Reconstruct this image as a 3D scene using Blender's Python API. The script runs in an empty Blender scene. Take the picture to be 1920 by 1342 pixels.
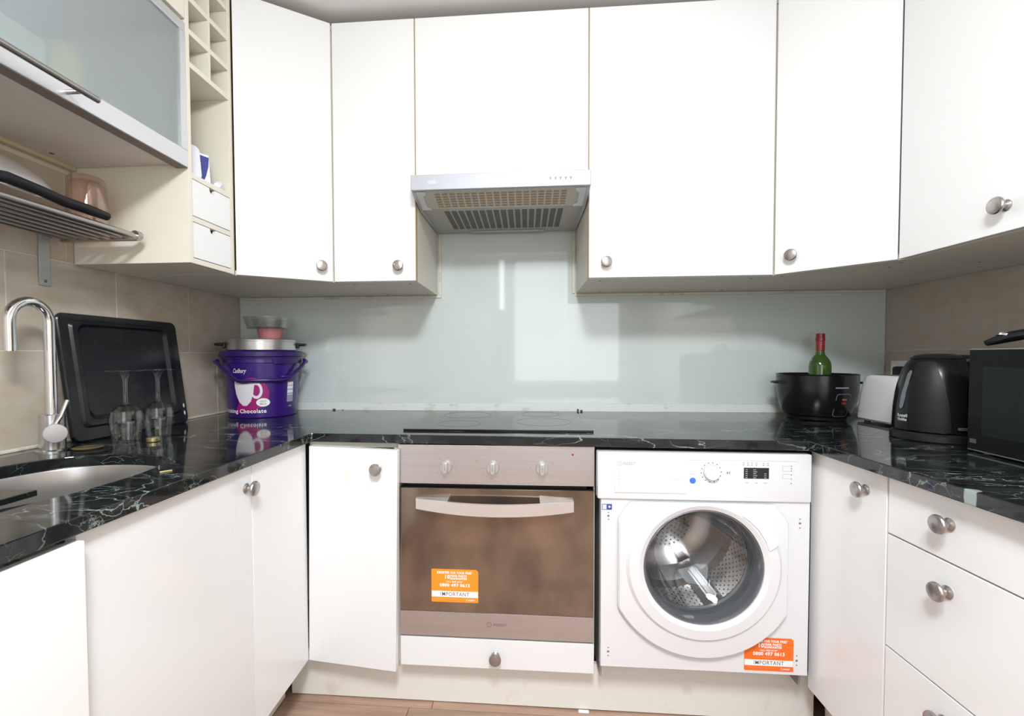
import bpy, bmesh, math, random
from mathutils import Vector, Matrix
random.seed(7)
PI = math.pi
C = bpy.context.scene.collection
sc = bpy.context.scene

# ------------------------------------------------------------------ camera
F, PPX, PPY = 855.55, 921.24, 692.49
YAW, PIT, ROL = 0.0766, -0.0290, -0.0030
cam_d = bpy.data.cameras.new('camera'); cam = bpy.data.objects.new('camera', cam_d); C.objects.link(cam)
cam_d.sensor_width = 36; cam_d.sensor_fit = 'HORIZONTAL'
cam_d.lens = F / 1920 * 36
cam_d.shift_x = (960 - PPX) / 1920; cam_d.shift_y = (PPY - 671) / 1920
cam_d.clip_start = 0.05
_r = Vector((math.cos(YAW), math.sin(YAW), 0)); _f = Vector((-math.sin(YAW), math.cos(YAW), 0)); _u = Vector((0, 0, 1))
_f2 = _f * math.cos(PIT) + _u * math.sin(PIT); _u2 = _u * math.cos(PIT) - _f * math.sin(PIT)
_r3 = _r * math.cos(ROL) + _u2 * math.sin(ROL); _u3 = _u2 * math.cos(ROL) - _r * math.sin(ROL)
mw = Matrix((_r3, _u3, -_f2)).transposed().to_4x4(); mw.translation = (0.3932, -1.9926, 1.1173)
cam.matrix_world = mw
sc.camera = cam

# ------------------------------------------------------------------ world, light, exposure
w = bpy.data.worlds.new('world'); sc.world = w; w.use_nodes = True
w.node_tree.nodes['Background'].inputs[0].default_value = (0.95, 0.97, 1.0, 1)
w.node_tree.nodes['Background'].inputs[1].default_value = 0.6
sc.view_settings.view_transform = 'Standard'
try: sc.view_settings.look = 'None'
except Exception: pass
sc.view_settings.exposure = 0.10; sc.view_settings.gamma = 1.0; sc.view_settings.use_curve_mapping = False

def area(name, loc, rot, sx, sy, power, col=(1, 1, 1), shape='RECTANGLE'):
    d = bpy.data.lights.new(name, 'AREA'); d.shape = shape; d.size = sx
    if shape == 'RECTANGLE': d.size_y = sy
    d.energy = power; d.color = col
    o = bpy.data.objects.new(name, d); C.objects.link(o); o.location = loc; o.rotation_euler = rot
    return o
L_CEIL = area('ceiling_light', (0.42, -2.30, 2.29), (0, 0, 0), 0.50, 0.50, 48, (0.905, 0.962, 1.0), 'DISK')
L_SPOT_FILL = area('spot_fill_light', (0.42, -2.02, 2.225), (math.radians(52), 0, 0), 0.20, 0.20, 14.5, (0.95, 0.98, 1.0), 'DISK')  # added fill lamp, out of view, brightens the upper doors
L_WIN_FILL = area('window_fill_light', (0.87, -3.52, 1.53), (PI / 2, 0, 0), 1.22, 1.42, 14, (0.92, 0.97, 1.0))  # unseen rear source, added and raised as frontal fill
L_STRIP = area('reflection_strip_light', (0.10, -3.52, 1.97), (PI / 2, 0, 0), 0.055, 0.58, 0.6, (0.95, 0.98, 1.0))  # unseen strip lamp, added for a narrow reflection in the splashback

# ------------------------------------------------------------------ materials
MATS = {}
def mat(name, col, rough=0.5, metal=0.0, spec=0.5, coat=0.0, coat_r=0.05, noise=None, bump=None, trans=0.0, emit=None, rand=0.0, aniso=None):
    m = bpy.data.materials.new(name); m.use_nodes = True; nt = m.node_tree; b = nt.nodes['Principled BSDF']
    b.inputs['Base Color'].default_value = (*col, 1); b.inputs['Roughness'].default_value = rough
    b.inputs['Metallic'].default_value = metal; b.inputs['Specular IOR Level'].default_value = spec
    b.inputs['Coat Weight'].default_value = coat; b.inputs['Coat Roughness'].default_value = coat_r
    b.inputs['Transmission Weight'].default_value = trans
    if emit: b.inputs['Emission Color'].default_value = (*emit[0], 1); b.inputs['Emission Strength'].default_value = emit[1]
    N = nt.nodes.new; L = nt.links.new
    tc = None
    if noise or bump or aniso: tc = N('ShaderNodeTexCoord')
    if noise:       # (scale xyz, second colour, detail, low, high)
        sc_, c2, det, lo, hi = noise
        mp = N('ShaderNodeMapping'); mp.inputs['Scale'].default_value = sc_
        L(tc.outputs['Object'], mp.inputs['Vector'])
        n = N('ShaderNodeTexNoise'); n.inputs['Scale'].default_value = 1; n.inputs['Detail'].default_value = det
        L(mp.outputs[0], n.inputs['Vector'])
        r = N('ShaderNodeMapRange'); r.inputs['From Min'].default_value = lo; r.inputs['From Max'].default_value = hi
        L(n.outputs[0], r.inputs['Value'])
        mx = N('ShaderNodeMix'); mx.data_type = 'RGBA'; mx.inputs[6].default_value = (*col, 1); mx.inputs[7].default_value = (*c2, 1)
        L(r.outputs[0], mx.inputs[0]); out = mx.outputs[2]
        if rand:
            oi = N('ShaderNodeObjectInfo'); hs = N('ShaderNodeHueSaturation')
            rr = N('ShaderNodeMapRange'); rr.inputs['To Min'].default_value = 1 - rand; rr.inputs['To Max'].default_value = 1 + rand
            L(oi.outputs['Random'], rr.inputs['Value']); L(rr.outputs[0], hs.inputs['Value']); L(out, hs.inputs['Color']); out = hs.outputs[0]
            ad = N('ShaderNodeVectorMath'); ad.operation = 'MULTIPLY_ADD'; ad.inputs[1].default_value = (9, 7, 5)
            cb = N('ShaderNodeCombineXYZ')
            for i in range(3): L(oi.outputs['Random'], cb.inputs[i])
            L(cb.outputs[0], ad.inputs[0]); L(tc.outputs['Object'], ad.inputs[2]); L(ad.outputs[0], mp.inputs['Vector'])
        L(out, b.inputs['Base Color'])
    if bump:        # (scale xyz, strength, distance)
        mp2 = N('ShaderNodeMapping'); mp2.inputs['Scale'].default_value = bump[0]; L(tc.outputs['Object'], mp2.inputs['Vector'])
        n2 = N('ShaderNodeTexNoise'); n2.inputs['Scale'].default_value = 1; n2.inputs['Detail'].default_value = 3; L(mp2.outputs[0], n2.inputs['Vector'])
        bp = N('ShaderNodeBump'); bp.inputs['Strength'].default_value = bump[1]; bp.inputs['Distance'].default_value = bump[2]
        L(n2.outputs[0], bp.inputs['Height']); L(bp.outputs[0], b.inputs['Normal'])
    MATS[name] = m; return m

white = mat('white_laminate', (0.875, 0.88, 0.885), 0.22, coat=0.25, coat_r=0.12, bump=((3, 3, 3), 0.02, 0.01))
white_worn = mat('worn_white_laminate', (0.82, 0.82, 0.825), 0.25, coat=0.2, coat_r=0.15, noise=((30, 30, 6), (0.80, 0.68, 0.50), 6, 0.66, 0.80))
cream = mat('cream_carcass', (0.80, 0.765, 0.66), 0.45)
under = mat('cabinet_underside', (0.62, 0.59, 0.53), 0.5, noise=((6, 6, 6), (0.52, 0.48, 0.42), 4, 0.45, 0.8))
edge_tan = mat('yellowed_edge', (0.45, 0.35, 0.20), 0.6)
plinth_m = mat('plinth_white', (0.80, 0.775, 0.73), 0.4, noise=((14, 14, 10), (0.62, 0.53, 0.40), 7, 0.60, 0.85))
splash = mat('pale_green_back_painted_glass', (0.66, 0.735, 0.72), 0.07, coat=0.7, coat_r=0.03, noise=((1.5, 1.5, 4), (0.63, 0.70, 0.685), 5, 0.3, 0.8))
upst = mat('pale_sealed_strip', (0.74, 0.79, 0.77), 0.4, noise=((14, 14, 25), (0.42, 0.40, 0.26), 5, 0.58, 0.78))
seal = mat('old_sealant', (0.72, 0.70, 0.60), 0.5, noise=((20, 20, 20), (0.45, 0.40, 0.28), 5, 0.55, 0.75))
tile_m = mat('beige_tile', (0.54, 0.485, 0.41), 0.30, noise=((10, 14, 22), (0.48, 0.405, 0.32), 8, 0.35, 0.7), rand=0.05)
grout = mat('tile_grout', (0.74, 0.68, 0.58), 0.8)
ceil_m = mat('ceiling_paint', (0.88, 0.87, 0.86), 0.9)
wall_m = mat('wall_paint', (0.62, 0.61, 0.60), 0.85)
wood = mat('oak_floor_plank', (0.50, 0.335, 0.25), 0.42, noise=((3, 26, 3), (0.30, 0.19, 0.135), 7, 0.35, 0.72), rand=0.14)
gap_m = mat('floor_joint', (0.10, 0.05, 0.03), 0.8)
steel = mat('brushed_steel', (0.62, 0.595, 0.605), 0.32, metal=0.9, noise=((2, 2, 200), (0.56, 0.52, 0.52), 3, 0.3, 0.8))
steel_b = mat('satin_aluminium', (0.72, 0.73, 0.76), 0.35, metal=0.75)
hood_m = mat('hood_metal', (0.46, 0.475, 0.52), 0.50, metal=0.30, spec=0.3)
hood_vent = mat('hood_vent_beige_grey', (0.56, 0.54, 0.50), 0.45, metal=0.3)
hood_in = mat('hood_filter_grey', (0.46, 0.455, 0.43), 0.45, metal=0.3)
slot_m = mat('greasy_tan_slot', (0.40, 0.29, 0.16), 0.7)
slot_d = mat('dark_filter_slot', (0.13, 0.12, 0.10), 0.6)
nickel = mat('brushed_nickel', (0.44, 0.41, 0.395), 0.30, metal=1.0)
chrome = mat('chrome', (0.80, 0.80, 0.82), 0.10, metal=1.0)
chrome_old = mat('limescaled_chrome', (0.66, 0.64, 0.66), 0.38, metal=0.85)
sinkm = mat('stained_sink_steel', (0.40, 0.385, 0.38), 0.30, metal=0.8, noise=((9, 9, 30), (0.42, 0.34, 0.24), 4, 0.50, 0.85))
black_g = mat('black_gloss_plastic', (0.008, 0.008, 0.010), 0.20, spec=0.4)
black_s = mat('black_satin_plastic', (0.014, 0.014, 0.016), 0.38, spec=0.3)
black_e = mat('black_enamel', (0.009, 0.010, 0.014), 0.24, spec=0.35, noise=((6, 6, 6), (0.030, 0.028, 0.028), 6, 0.45, 0.75))
hobm = mat('black_hob_glass', (0.02, 0.021, 0.023), 0.16, spec=0.6)
hobring = mat('hob_ring_print', (0.06, 0.06, 0.065), 0.3)
ovglass = mat('bronze_mirror_oven_glass', (0.34, 0.27, 0.21), 0.10, metal=0.85, noise=((7, 7, 4), (0.19, 0.16, 0.135), 7, 0.35, 0.65))
dark = mat('dark_void', (0.012, 0.012, 0.012), 0.6)
red_l = mat('red_lamp', (0.30, 0.02, 0.02), 0.3)
appl = mat('white_appliance_paint', (0.77, 0.765, 0.785), 0.28, coat=0.3)
appl_d = mat('white_appliance_plastic', (0.80, 0.795, 0.81), 0.35)
drum = mat('stainless_drum', (0.74, 0.72, 0.71), 0.20, metal=0.9)
gasket = mat('grey_rubber_gasket', (0.17, 0.175, 0.19), 0.35)
hole = mat('drum_hole_dark', (0.03, 0.025, 0.02), 0.7)
orange = mat('orange_sticker', (0.95, 0.30, 0.02), 0.4)
orange2 = mat('deep_orange_sticker', (0.93, 0.16, 0.015), 0.4)
paper = mat('white_print', (0.90, 0.90, 0.90), 0.5)
ink = mat('grey_print', (0.16, 0.14, 0.15), 0.6)
ink_l = mat('pale_grey_print', (0.36, 0.34, 0.36), 0.6)
blue_p = mat('blue_sticker', (0.05, 0.18, 0.75), 0.4)
navy = mat('navy_print', (0.05, 0.06, 0.28), 0.5)
lcd = mat('black_display', (0.015, 0.015, 0.018), 0.15)
lcd_t = mat('display_segments', (0.35, 0.40, 0.48), 0.5)
purple = mat('purple_bucket_plastic', (0.032, 0.007, 0.165), 0.30, coat=0.2)
purple2 = mat('dark_purple_plastic', (0.028, 0.009, 0.115), 0.32)
magenta = mat('magenta_print', (0.33, 0.01, 0.16), 0.4)
redp = mat('dark_red_print', (0.25, 0.01, 0.02), 0.4)
mugw = mat('mug_white_print', (0.78, 0.76, 0.80), 0.4)
alu = mat('aluminium_pan', (0.66, 0.66, 0.67), 0.28, metal=0.9)
pink = mat('pink_plastic', (0.52, 0.20, 0.21), 0.4)
wpl = mat('white_plastic', (0.94, 0.935, 0.97), 0.25, coat=0.3)
redcap = mat('red_capsule_foil', (0.24, 0.012, 0.02), 0.3, coat=0.3)
brass = mat('brass_lid', (0.55, 0.46, 0.25), 0.3, metal=0.9)
kett = mat('charcoal_kettle_panel', (0.010, 0.0095, 0.0105), 0.45, spec=0.3)
mwglass = mat('microwave_black_glass', (0.005, 0.0055, 0.006), 0.12, spec=0.14)
mwwin = mat('microwave_window_mesh', (0.012, 0.014, 0.015), 0.18, spec=0.14)
mwframe = mat('microwave_silver_frame', (0.45, 0.47, 0.49), 0.3, metal=0.8)
crumple = mat('cloudy_plastic', (0.72, 0.73, 0.80), 0.3)
inner_b = mat('blue_bowl', (0.10, 0.22, 0.50), 0.4)
inner_y = mat('yellow_jar', (0.75, 0.62, 0.12), 0.4)
inner_w = mat('white_crockery', (0.85, 0.85, 0.85), 0.3)

def thin_glass(name, tint, gloss=0.12, rough=0.02):
    m = bpy.data.materials.new(name); m.use_nodes = True; nt = m.node_tree
    for n in list(nt.nodes):
        if n.type == 'BSDF_PRINCIPLED': nt.nodes.remove(n)
    o = [n for n in nt.nodes if n.type == 'OUTPUT_MATERIAL'][0]; N = nt.nodes.new; L = nt.links.new
    t = N('ShaderNodeBsdfTransparent'); t.inputs[0].default_value = (*tint, 1)
    g = N('ShaderNodeBsdfGlossy'); g.inputs['Roughness'].default_value = rough
    lw = N('ShaderNodeLayerWeight'); lw.inputs[0].default_value = 0.25
    r = N('ShaderNodeMapRange'); r.inputs['To Min'].default_value = gloss * 0.5; r.inputs['To Max'].default_value = min(1, gloss * 5)
    L(lw.outputs['Facing'], r.inputs['Value'])
    mx = N('ShaderNodeMixShader'); L(r.outputs[0], mx.inputs[0]); L(t.outputs[0], mx.inputs[1]); L(g.outputs[0], mx.inputs[2]); L(mx.outputs[0], o.inputs[0])
    MATS[name] = m; return m
glass = thin_glass('clear_glass', (0.95, 0.96, 0.96), 0.09)
glass_b = thin_glass('porthole_glass', (0.88, 0.90, 0.92), 0.16, 0.03)
pglass = thin_glass('pink_tumbler_glass', (0.975, 0.885, 0.84), 0.12)
gglass = mat('green_bottle_glass', (0.035, 0.085, 0.012), 0.10, coat=0.5)
clearp = thin_glass('clear_plastic', (0.95, 0.95, 0.95), 0.22, 0.25)

def frosted():
    m = bpy.data.materials.new('frosted_glass'); m.use_nodes = True; nt = m.node_tree
    b = nt.nodes['Principled BSDF']; o = [n for n in nt.nodes if n.type == 'OUTPUT_MATERIAL'][0]; N = nt.nodes.new; L = nt.links.new
    b.inputs['Base Color'].default_value = (0.60, 0.65, 0.65, 1); b.inputs['Roughness'].default_value = 0.10
    b2 = N('ShaderNodeBsdfRefraction'); b2.inputs['IOR'].default_value = 1.02; b2.inputs['Roughness'].default_value = 0.38; b2.inputs[0].default_value = (0.86, 0.93, 0.93, 1)
    mx = N('ShaderNodeMixShader'); mx.inputs[0].default_value = 0.62
    L(b.outputs[0], mx.inputs[1]); L(b2.outputs[0], mx.inputs[2]); L(mx.outputs[0], o.inputs[0])
    MATS['frosted'] = m; return m
frost = frosted()

QPOS = (1.176, -1.127, 0.866)     # pale quartz patch on the front edge of the right run
def marble():
    m = bpy.data.materials.new('black_marble'); m.use_nodes = True; nt = m.node_tree; b = nt.nodes['Principled BSDF']
    N = nt.nodes.new; L = nt.links.new
    tc = N('ShaderNodeTexCoord'); mp = N('ShaderNodeMapping'); mp.inputs['Rotation'].default_value = (0.3, 0.2, 0.35); mp.inputs['Scale'].default_value = (0.9, 2.4, 2.4)
    L(tc.outputs['Object'], mp.inputs[0])
    nz = N('ShaderNodeTexNoise'); nz.inputs['Scale'].default_value = 4.5; nz.inputs['Detail'].default_value = 5; L(mp.outputs[0], nz.inputs['Vector'])
    vm = N('ShaderNodeVectorMath'); vm.operation = 'MULTIPLY_ADD'; vm.inputs[1].default_value = (0.42, 0.42, 0.42)
    L(nz.outputs['Color'], vm.inputs[0]); L(mp.outputs[0], vm.inputs[2])
    def veins(scale, width, mask_s, lo, hi):
        v = N('ShaderNodeTexVoronoi'); v.feature = 'DISTANCE_TO_EDGE'; v.inputs['Scale'].default_value = scale; L(vm.outputs[0], v.inputs['Vector'])
        r = N('ShaderNodeMapRange'); r.inputs['From Min'].default_value = 0; r.inputs['From Max'].default_value = width; r.inputs['To Min'].default_value = 1; r.inputs['To Max'].default_value = 0
        L(v.outputs['Distance'], r.inputs['Value'])
        n = N('ShaderNodeTexNoise'); n.inputs['Scale'].default_value = mask_s; n.inputs['Detail'].default_value = 3; L(mp.outputs[0], n.inputs['Vector'])
        k = N('ShaderNodeMapRange'); k.inputs['From Min'].default_value = lo; k.inputs['From Max'].default_value = hi; L(n.outputs[0], k.inputs['Value'])
        mu = N('ShaderNodeMath'); mu.operation = 'MULTIPLY'; L(r.outputs[0], mu.inputs[0]); L(k.outputs[0], mu.inputs[1]); return mu.outputs[0]
    a = veins(3.1, 0.013, 3.0, 0.40, 0.62); c = veins(7.5, 0.018, 5.5, 0.50, 0.68); e = veins(17, 0.026, 4.1, 0.555, 0.72)
    s1 = N('ShaderNodeMath'); s1.operation = 'MAXIMUM'; L(a, s1.inputs[0]); L(c, s1.inputs[1])
    s2 = N('ShaderNodeMath'); s2.operation = 'MAXIMUM'; L(s1.outputs[0], s2.inputs[0]); L(e, s2.inputs[1])
    n3 = N('ShaderNodeTexNoise'); n3.inputs['Scale'].default_value = 9; n3.inputs['Detail'].default_value = 8; L(mp.outputs[0], n3.inputs['Vector'])
    r3 = N('ShaderNodeMapRange'); r3.inputs['From Min'].default_value = 0.5; r3.inputs['From Max'].default_value = 0.9; r3.inputs['To Max'].default_value = 0.10; L(n3.outputs[0], r3.inputs['Value'])
    qd = N('ShaderNodeVectorMath'); qd.operation = 'SUBTRACT'; qd.inputs[1].default_value = QPOS; L(tc.outputs['Object'], qd.inputs[0])
    qs = N('ShaderNodeVectorMath'); qs.operation = 'MULTIPLY'; qs.inputs[1].default_value = (55, 90, 30); L(qd.outputs[0], qs.inputs[0])
    ql = N('ShaderNodeVectorMath'); ql.operation = 'LENGTH'; L(qs.outputs[0], ql.inputs[0])
    qn = N('ShaderNodeMath'); qn.operation = 'MULTIPLY_ADD'; qn.inputs[1].default_value = 1.6; L(nz.outputs[0], qn.inputs[0]); L(ql.outputs['Value'], qn.inputs[2])
    qr = N('ShaderNodeMapRange'); qr.inputs['From Min'].default_value = 1.5; qr.inputs['From Max'].default_value = 1.9; qr.inputs['To Min'].default_value = 2.2; qr.inputs['To Max'].default_value = 0; L(qn.outputs[0], qr.inputs['Value'])
    s3 = N('ShaderNodeMath'); s3.operation = 'MAXIMUM'; L(s2.outputs[0], s3.inputs[0]); L(qr.outputs[0], s3.inputs[1]); s2 = s3
    ad = N('ShaderNodeMath'); ad.use_clamp = True; L(s2.outputs[0], ad.inputs[0]); L(r3.outputs[0], ad.inputs[1])
    mx = N('ShaderNodeMix'); mx.data_type = 'RGBA'; mx.inputs[6].default_value = (0.010, 0.011, 0.012, 1); mx.inputs[7].default_value = (0.30, 0.37, 0.35, 1)
    L(ad.outputs[0], mx.inputs[0]); L(mx.outputs[2], b.inputs['Base Color'])
    b.inputs['Roughness'].default_value = 0.07; b.inputs['Specular IOR Level'].default_value = 0.55
    MATS['marble'] = m; return m
marb = marble()

# ------------------------------------------------------------------ mesh helpers
class MB:
    def __init__(s): s.bm = bmesh.new()
    def box(s, x0, x1, y0, y1, z0, z1, bev=0.0, seg=2, M=None):
        t = bmesh.new(); bmesh.ops.create_cube(t, size=1)
        for v in t.verts: v.co = Vector(((x0 + x1) / 2 + v.co.x * (x1 - x0), (y0 + y1) / 2 + v.co.y * (y1 - y0), (z0 + z1) / 2 + v.co.z * (z1 - z0)))
        if bev > 0: bmesh.ops.bevel(t, geom=list(t.edges), offset=bev, segments=seg, affect='EDGES', profile=0.5)
        s.merge(t, M); return s
    def merge(s, t, M=None):
        if M is not None: bmesh.ops.transform(t, matrix=M, verts=t.verts)
        me = bpy.data.meshes.new('tmp'); t.to_mesh(me); t.free(); s.bm.from_mesh(me); bpy.data.meshes.remove(me)
    def prism(s, pts, axis, a, b, bev=0.0, M=None):
        """polygon pts (u,v) extruded from a to b along axis. axis 'x': (y,z); 'y': (x,z); 'z': (x,y)"""
        t = bmesh.new()
        def P(u, v, w): return {'x': (w, u, v), 'y': (u, w, v), 'z': (u, v, w)}[axis]
        va = [t.verts.new(P(u, v, a)) for u, v in pts]; vb = [t.verts.new(P(u, v, b)) for u, v in pts]
        n = len(pts); t.faces.new(va); t.faces.new(vb[::-1])
        for i in range(n): t.faces.new((va[i], vb[i], vb[(i + 1) % n], va[(i + 1) % n]))
        bmesh.ops.recalc_face_normals(t, faces=t.faces)
        if bev > 0: bmesh.ops.bevel(t, geom=[e for e in t.edges if e.calc_face_angle(0) > 0.5], offset=bev, segments=2, affect='EDGES')
        s.merge(t, M); return s
    def lathe(s, prof, c=(0, 0, 0), axis='z', n=40, a0=0.0, a1=2 * PI, closed=False, M=None, sx=1.0, sy=1.0):
        """prof list of (r, h); h runs along the axis"""
        n = n if n <= 12 else max(n, 20)
        t = bmesh.new(); full = abs(a1 - a0 - 2 * PI) < 1e-6; k = n if full else n + 1
        rings = []
        for r, h in prof:
            ring = []
            if r < 1e-7 and full:
                ring = [t.verts.new((0, 0, h))] * k
            else:
                for i in range(k):
                    a = a0 + (a1 - a0) * i / n
                    ring.append(t.verts.new((r * math.cos(a) * sx, r * math.sin(a) * sy, h)))
            rings.append(ring)
        pairs = list(zip(rings, rings[1:])) + ([(rings[-1], rings[0])] if closed else [])
        for A, B in pairs:
            for i in range(n):
                j = (i + 1) % k
                f = [A[i], A[j], B[j], B[i]]; q = []
                for v in f:
                    if v not in q: q.append(v)
                if len(q) > 2:
                    try: t.faces.new(q)
                    except ValueError: pass
        R = {'z': Matrix.Identity(4), 'x': Matrix.Rotation(PI / 2, 4, 'Y'), 'y': Matrix.Rotation(-PI / 2, 4, 'X'), '-y': Matrix.Rotation(PI / 2, 4, 'X')}[axis]
        bmesh.ops.recalc_face_normals(t, faces=t.faces)
        T = Matrix.Translation(c) @ R
        s.merge(t, (M @ T) if M is not None else T); return s
    def tube(s, pts, r, n=14, cap=True, rs=None, flat=1.0, M=None):
        n = max(n, 20); t = bmesh.new(); pts = [Vector(p) for p in pts]; rings = []; prev = None
        for i, p in enumerate(pts):
            d = (pts[min(i + 1, len(pts) - 1)] - pts[max(i - 1, 0)]).normalized()
            if prev is None:
                up = Vector((0, 0, 1)) if abs(d.z) < 0.9 else Vector((0, 1, 0)); a = d.cross(up).normalized()
            else: a = (prev - d * prev.dot(d)).normalized()
            prev = a; b = d.cross(a); rr = rs[i] if rs else r
            rings.append([t.verts.new(p + a * math.cos(2 * PI * k / n) * rr + b * math.sin(2 * PI * k / n) * rr * flat) for k in range(n)])
        for A, B in zip(rings, rings[1:]):
            for k in range(n): t.faces.new((A[k], A[(k + 1) % n], B[(k + 1) % n], B[k]))
        if cap: t.faces.new(rings[0][::-1]); t.faces.new(rings[-1])
        bmesh.ops.recalc_face_normals(t, faces=t.faces)
        s.merge(t, M); return s
    def loft(s, rings, close=True, cap=False, M=None):
        t = bmesh.new(); R = [[t.verts.new(p) for p in r] for r in rings]; n = len(R[0])
        for A, B in zip(R, R[1:]):
            for k in range(n if close else n - 1): t.faces.new((A[k], A[(k + 1) % n], B[(k + 1) % n], B[k]))
        if cap: t.faces.new(R[0][::-1]); t.faces.new(R[-1])
        bmesh.ops.recalc_face_normals(t, faces=t.faces)
        s.merge(t, M); return s
    def quad(s, a, b, c, d):
        vs = [s.bm.verts.new(p) for p in (a, b, c, d)]; s.bm.faces.new(vs); return s

def origin(o):
    v = Vector((0, 0, 0))
    while o: v += o.location; o = o.parent
    return v
def smooth(me, ang=0.35):
    for p in me.polygons: p.use_smooth = True
    try: me.set_sharp_from_angle(angle=ang)
    except Exception: pass
def obj(name, mb, m, parent=None, local=False, flat=False):
    """one mesh object; mesh given in world coordinates unless local"""
    bm = mb.bm if isinstance(mb, MB) else mb
    if parent is not None and not local: bmesh.ops.translate(bm, verts=bm.verts, vec=-origin(parent))
    me = bpy.data.meshes.new(name); bm.to_mesh(me); bm.free(); me.materials.append(m)
    if not flat: smooth(me)
    o = bpy.data.objects.new(name, me); C.objects.link(o)
    if parent is not None: o.parent = parent
    return o
def thing(name, label, cat, loc, rotz=0, group=None, rot=None):
    o = bpy.data.objects.new(name, None); C.objects.link(o); o.empty_display_size = 0.05
    o.location = loc; o.rotation_euler = rot if rot else (0, 0, rotz); o['label'] = label; o['category'] = cat
    if group: o['group'] = group
    return o
def tag(o, label, cat, group=None):
    o['label'] = label; o['category'] = cat
    if group: o['group'] = group
    return o
def struct(name, mb, m, label=None):
    o = obj(name, mb, m); o['kind'] = 'structure'
    if label: o['label'] = label
    return o
def stuff(o): o['kind'] = 'stuff'; return o

def text_bm(body, size, width=None, bold=0.0, italic=0.0, sx=1.0, align='CENTER', bisect=None):
    cu = bpy.data.curves.new('t', 'FONT'); cu.body = body; cu.size = size; cu.align_x = align; cu.align_y = 'CENTER'
    cu.space_character = 1.12; cu.offset = bold; cu.shear = italic; cu.resolution_u = 3
    o = bpy.data.objects.new('t', cu); C.objects.link(o); bpy.context.view_layer.update()
    me = bpy.data.meshes.new_from_object(o.evaluated_get(bpy.context.evaluated_depsgraph_get()))
    bpy.data.objects.remove(o); bpy.data.curves.remove(cu)
    bm = bmesh.new(); bm.from_mesh(me); bpy.data.meshes.remove(me)
    if width and len(bm.verts):
        xs = [v.co.x for v in bm.verts]; k = width / (max(xs) - min(xs)); sx = k
    for v in bm.verts: v.co.x *= sx
    return bm
def on_xz(bm, x, y, z, M=None):
    """(u,v) mesh -> world plane facing -y"""
    for v in bm.verts: v.co = Vector((x + v.co.x, y, z + v.co.y))
    return bm
def on_cyl(bm, c, R, th0, z, phi0, off=0.0006):
    """(u,v) -> cylinder of radius function R(z) about c; th=0 faces phi0; u to the right"""
    xs = [v.co.x for v in bm.verts]
    x = min(xs) + 0.006
    while x < max(xs):
        bmesh.ops.bisect_plane(bm, geom=list(bm.verts) + list(bm.edges) + list(bm.faces), plane_co=(x, 0, 0), plane_no=(1, 0, 0)); x += 0.006
    for v in bm.verts:
        zz = z + v.co.y; r = R(zz) + off; ph = phi0 + th0 + v.co.x / r
        v.co = Vector((c[0] + r * math.cos(ph), c[1] + r * math.sin(ph), zz))
    return bm
def disc2(cx, cy, rx, ry, n=28, a0=0, a1=2 * PI):
    return [(cx + rx * math.cos(a0 + (a1 - a0) * i / n), cy + ry * math.sin(a0 + (a1 - a0) * i / n)) for i in range(n)]
def poly_bm(pts):
    bm = bmesh.new(); bm.faces.new([bm.verts.new((p[0], p[1], 0)) for p in pts])
    bmesh.ops.triangulate(bm, faces=bm.faces); return bm
def join(bms):
    out = MB()
    for b in bms: out.merge(b)
    return out

# ------------------------------------------------------------------ main dimensions
XL, XR = -0.908, 1.861         # side walls
ZW, TW = 0.877, 0.027          # worktop top, thickness
ZC = 2.325                     # ceiling
YB = -0.623                    # front of back-run doors
XLF, XRF = -0.295, 1.205       # fronts of side-run doors
YU = -0.395                    # front of back-run wall cupboards
ZUB, ZUT = 1.385, 2.295
XUL, XUR = -0.553, 1.435       # fronts of side wall cupboards
YR = -3.6                      # rear wall

# ------------------------------------------------------------------ structure
fl = struct('floor', MB().box(XL - 0.3, XR + 0.3, YR - 0.1, 0.1, -0.05, -0.003), gap_m)
row = 0; y = -0.45
while y > -3.55:
    yy0 = y - 0.146
    x = XL - 0.2 - (row * 0.47) % 1.1
    if row == 1: x = 0.020 - 1.2 * 1
    while x < XR:
        x1 = x + 1.2
        a, b_ = max(x, XL), min(x1, XR)
        if b_ - a > 0.02:
            o = obj('plank', MB().box(a + 0.001, b_ - 0.001, yy0 + 0.001, y - 0.001, -0.003, 0.0), wood, fl, flat=True)
        x = x1
    y = yy0; row += 1
struct('ceiling', MB().box(XL - 0.2, XR + 0.2, YR - 0.1, 0.1, ZC, ZC + 0.05), ceil_m)
struct('wall_back', MB().box(XL - 0.2, XR + 0.2, 0.006, 0.1, 0, ZC), wall_m)
wl = struct('wall_left', MB().box(XL - 0.15, XL - 0.0014, YR, 0.006, 0, ZC), grout)
wr = struct('wall_right', MB().box(XR + 0.0014, XR + 0.15, YR, 0.006, 0, ZC), grout)
rw = MB()
rw.box(XL, -0.02, YR - 0.1, YR, 0, ZC); rw.box(-0.02, 0.22, YR - 0.1, YR, 2.28, ZC); rw.box(-0.02, 0.22, YR - 0.1, YR, 0, 0.88)
rw.box(0.22, XR, YR - 0.1, YR, 2.28, ZC); rw.box(0.22, XR, YR - 0.1, YR, 0, 0.78); rw.box(1.52, XR, YR - 0.1, YR, 0.78, 2.28)
struct('wall_rear', rw, wall_m)
wf = MB()
for (a, b_, c_, d) in ((0.22, 0.26, 0.78, 2.28), (1.48, 1.52, 0.78, 2.28), (0.85, 0.89, 0.82, 2.24), (0.22, 1.52, 0.78, 0.82), (0.22, 1.52, 2.24, 2.28)):
    wf.box(a, b_, YR - 0.06, YR - 0.02, c_, d)
win = struct('window_1', wf, white)  # unseen window frame, added around the rear fill light
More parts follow.
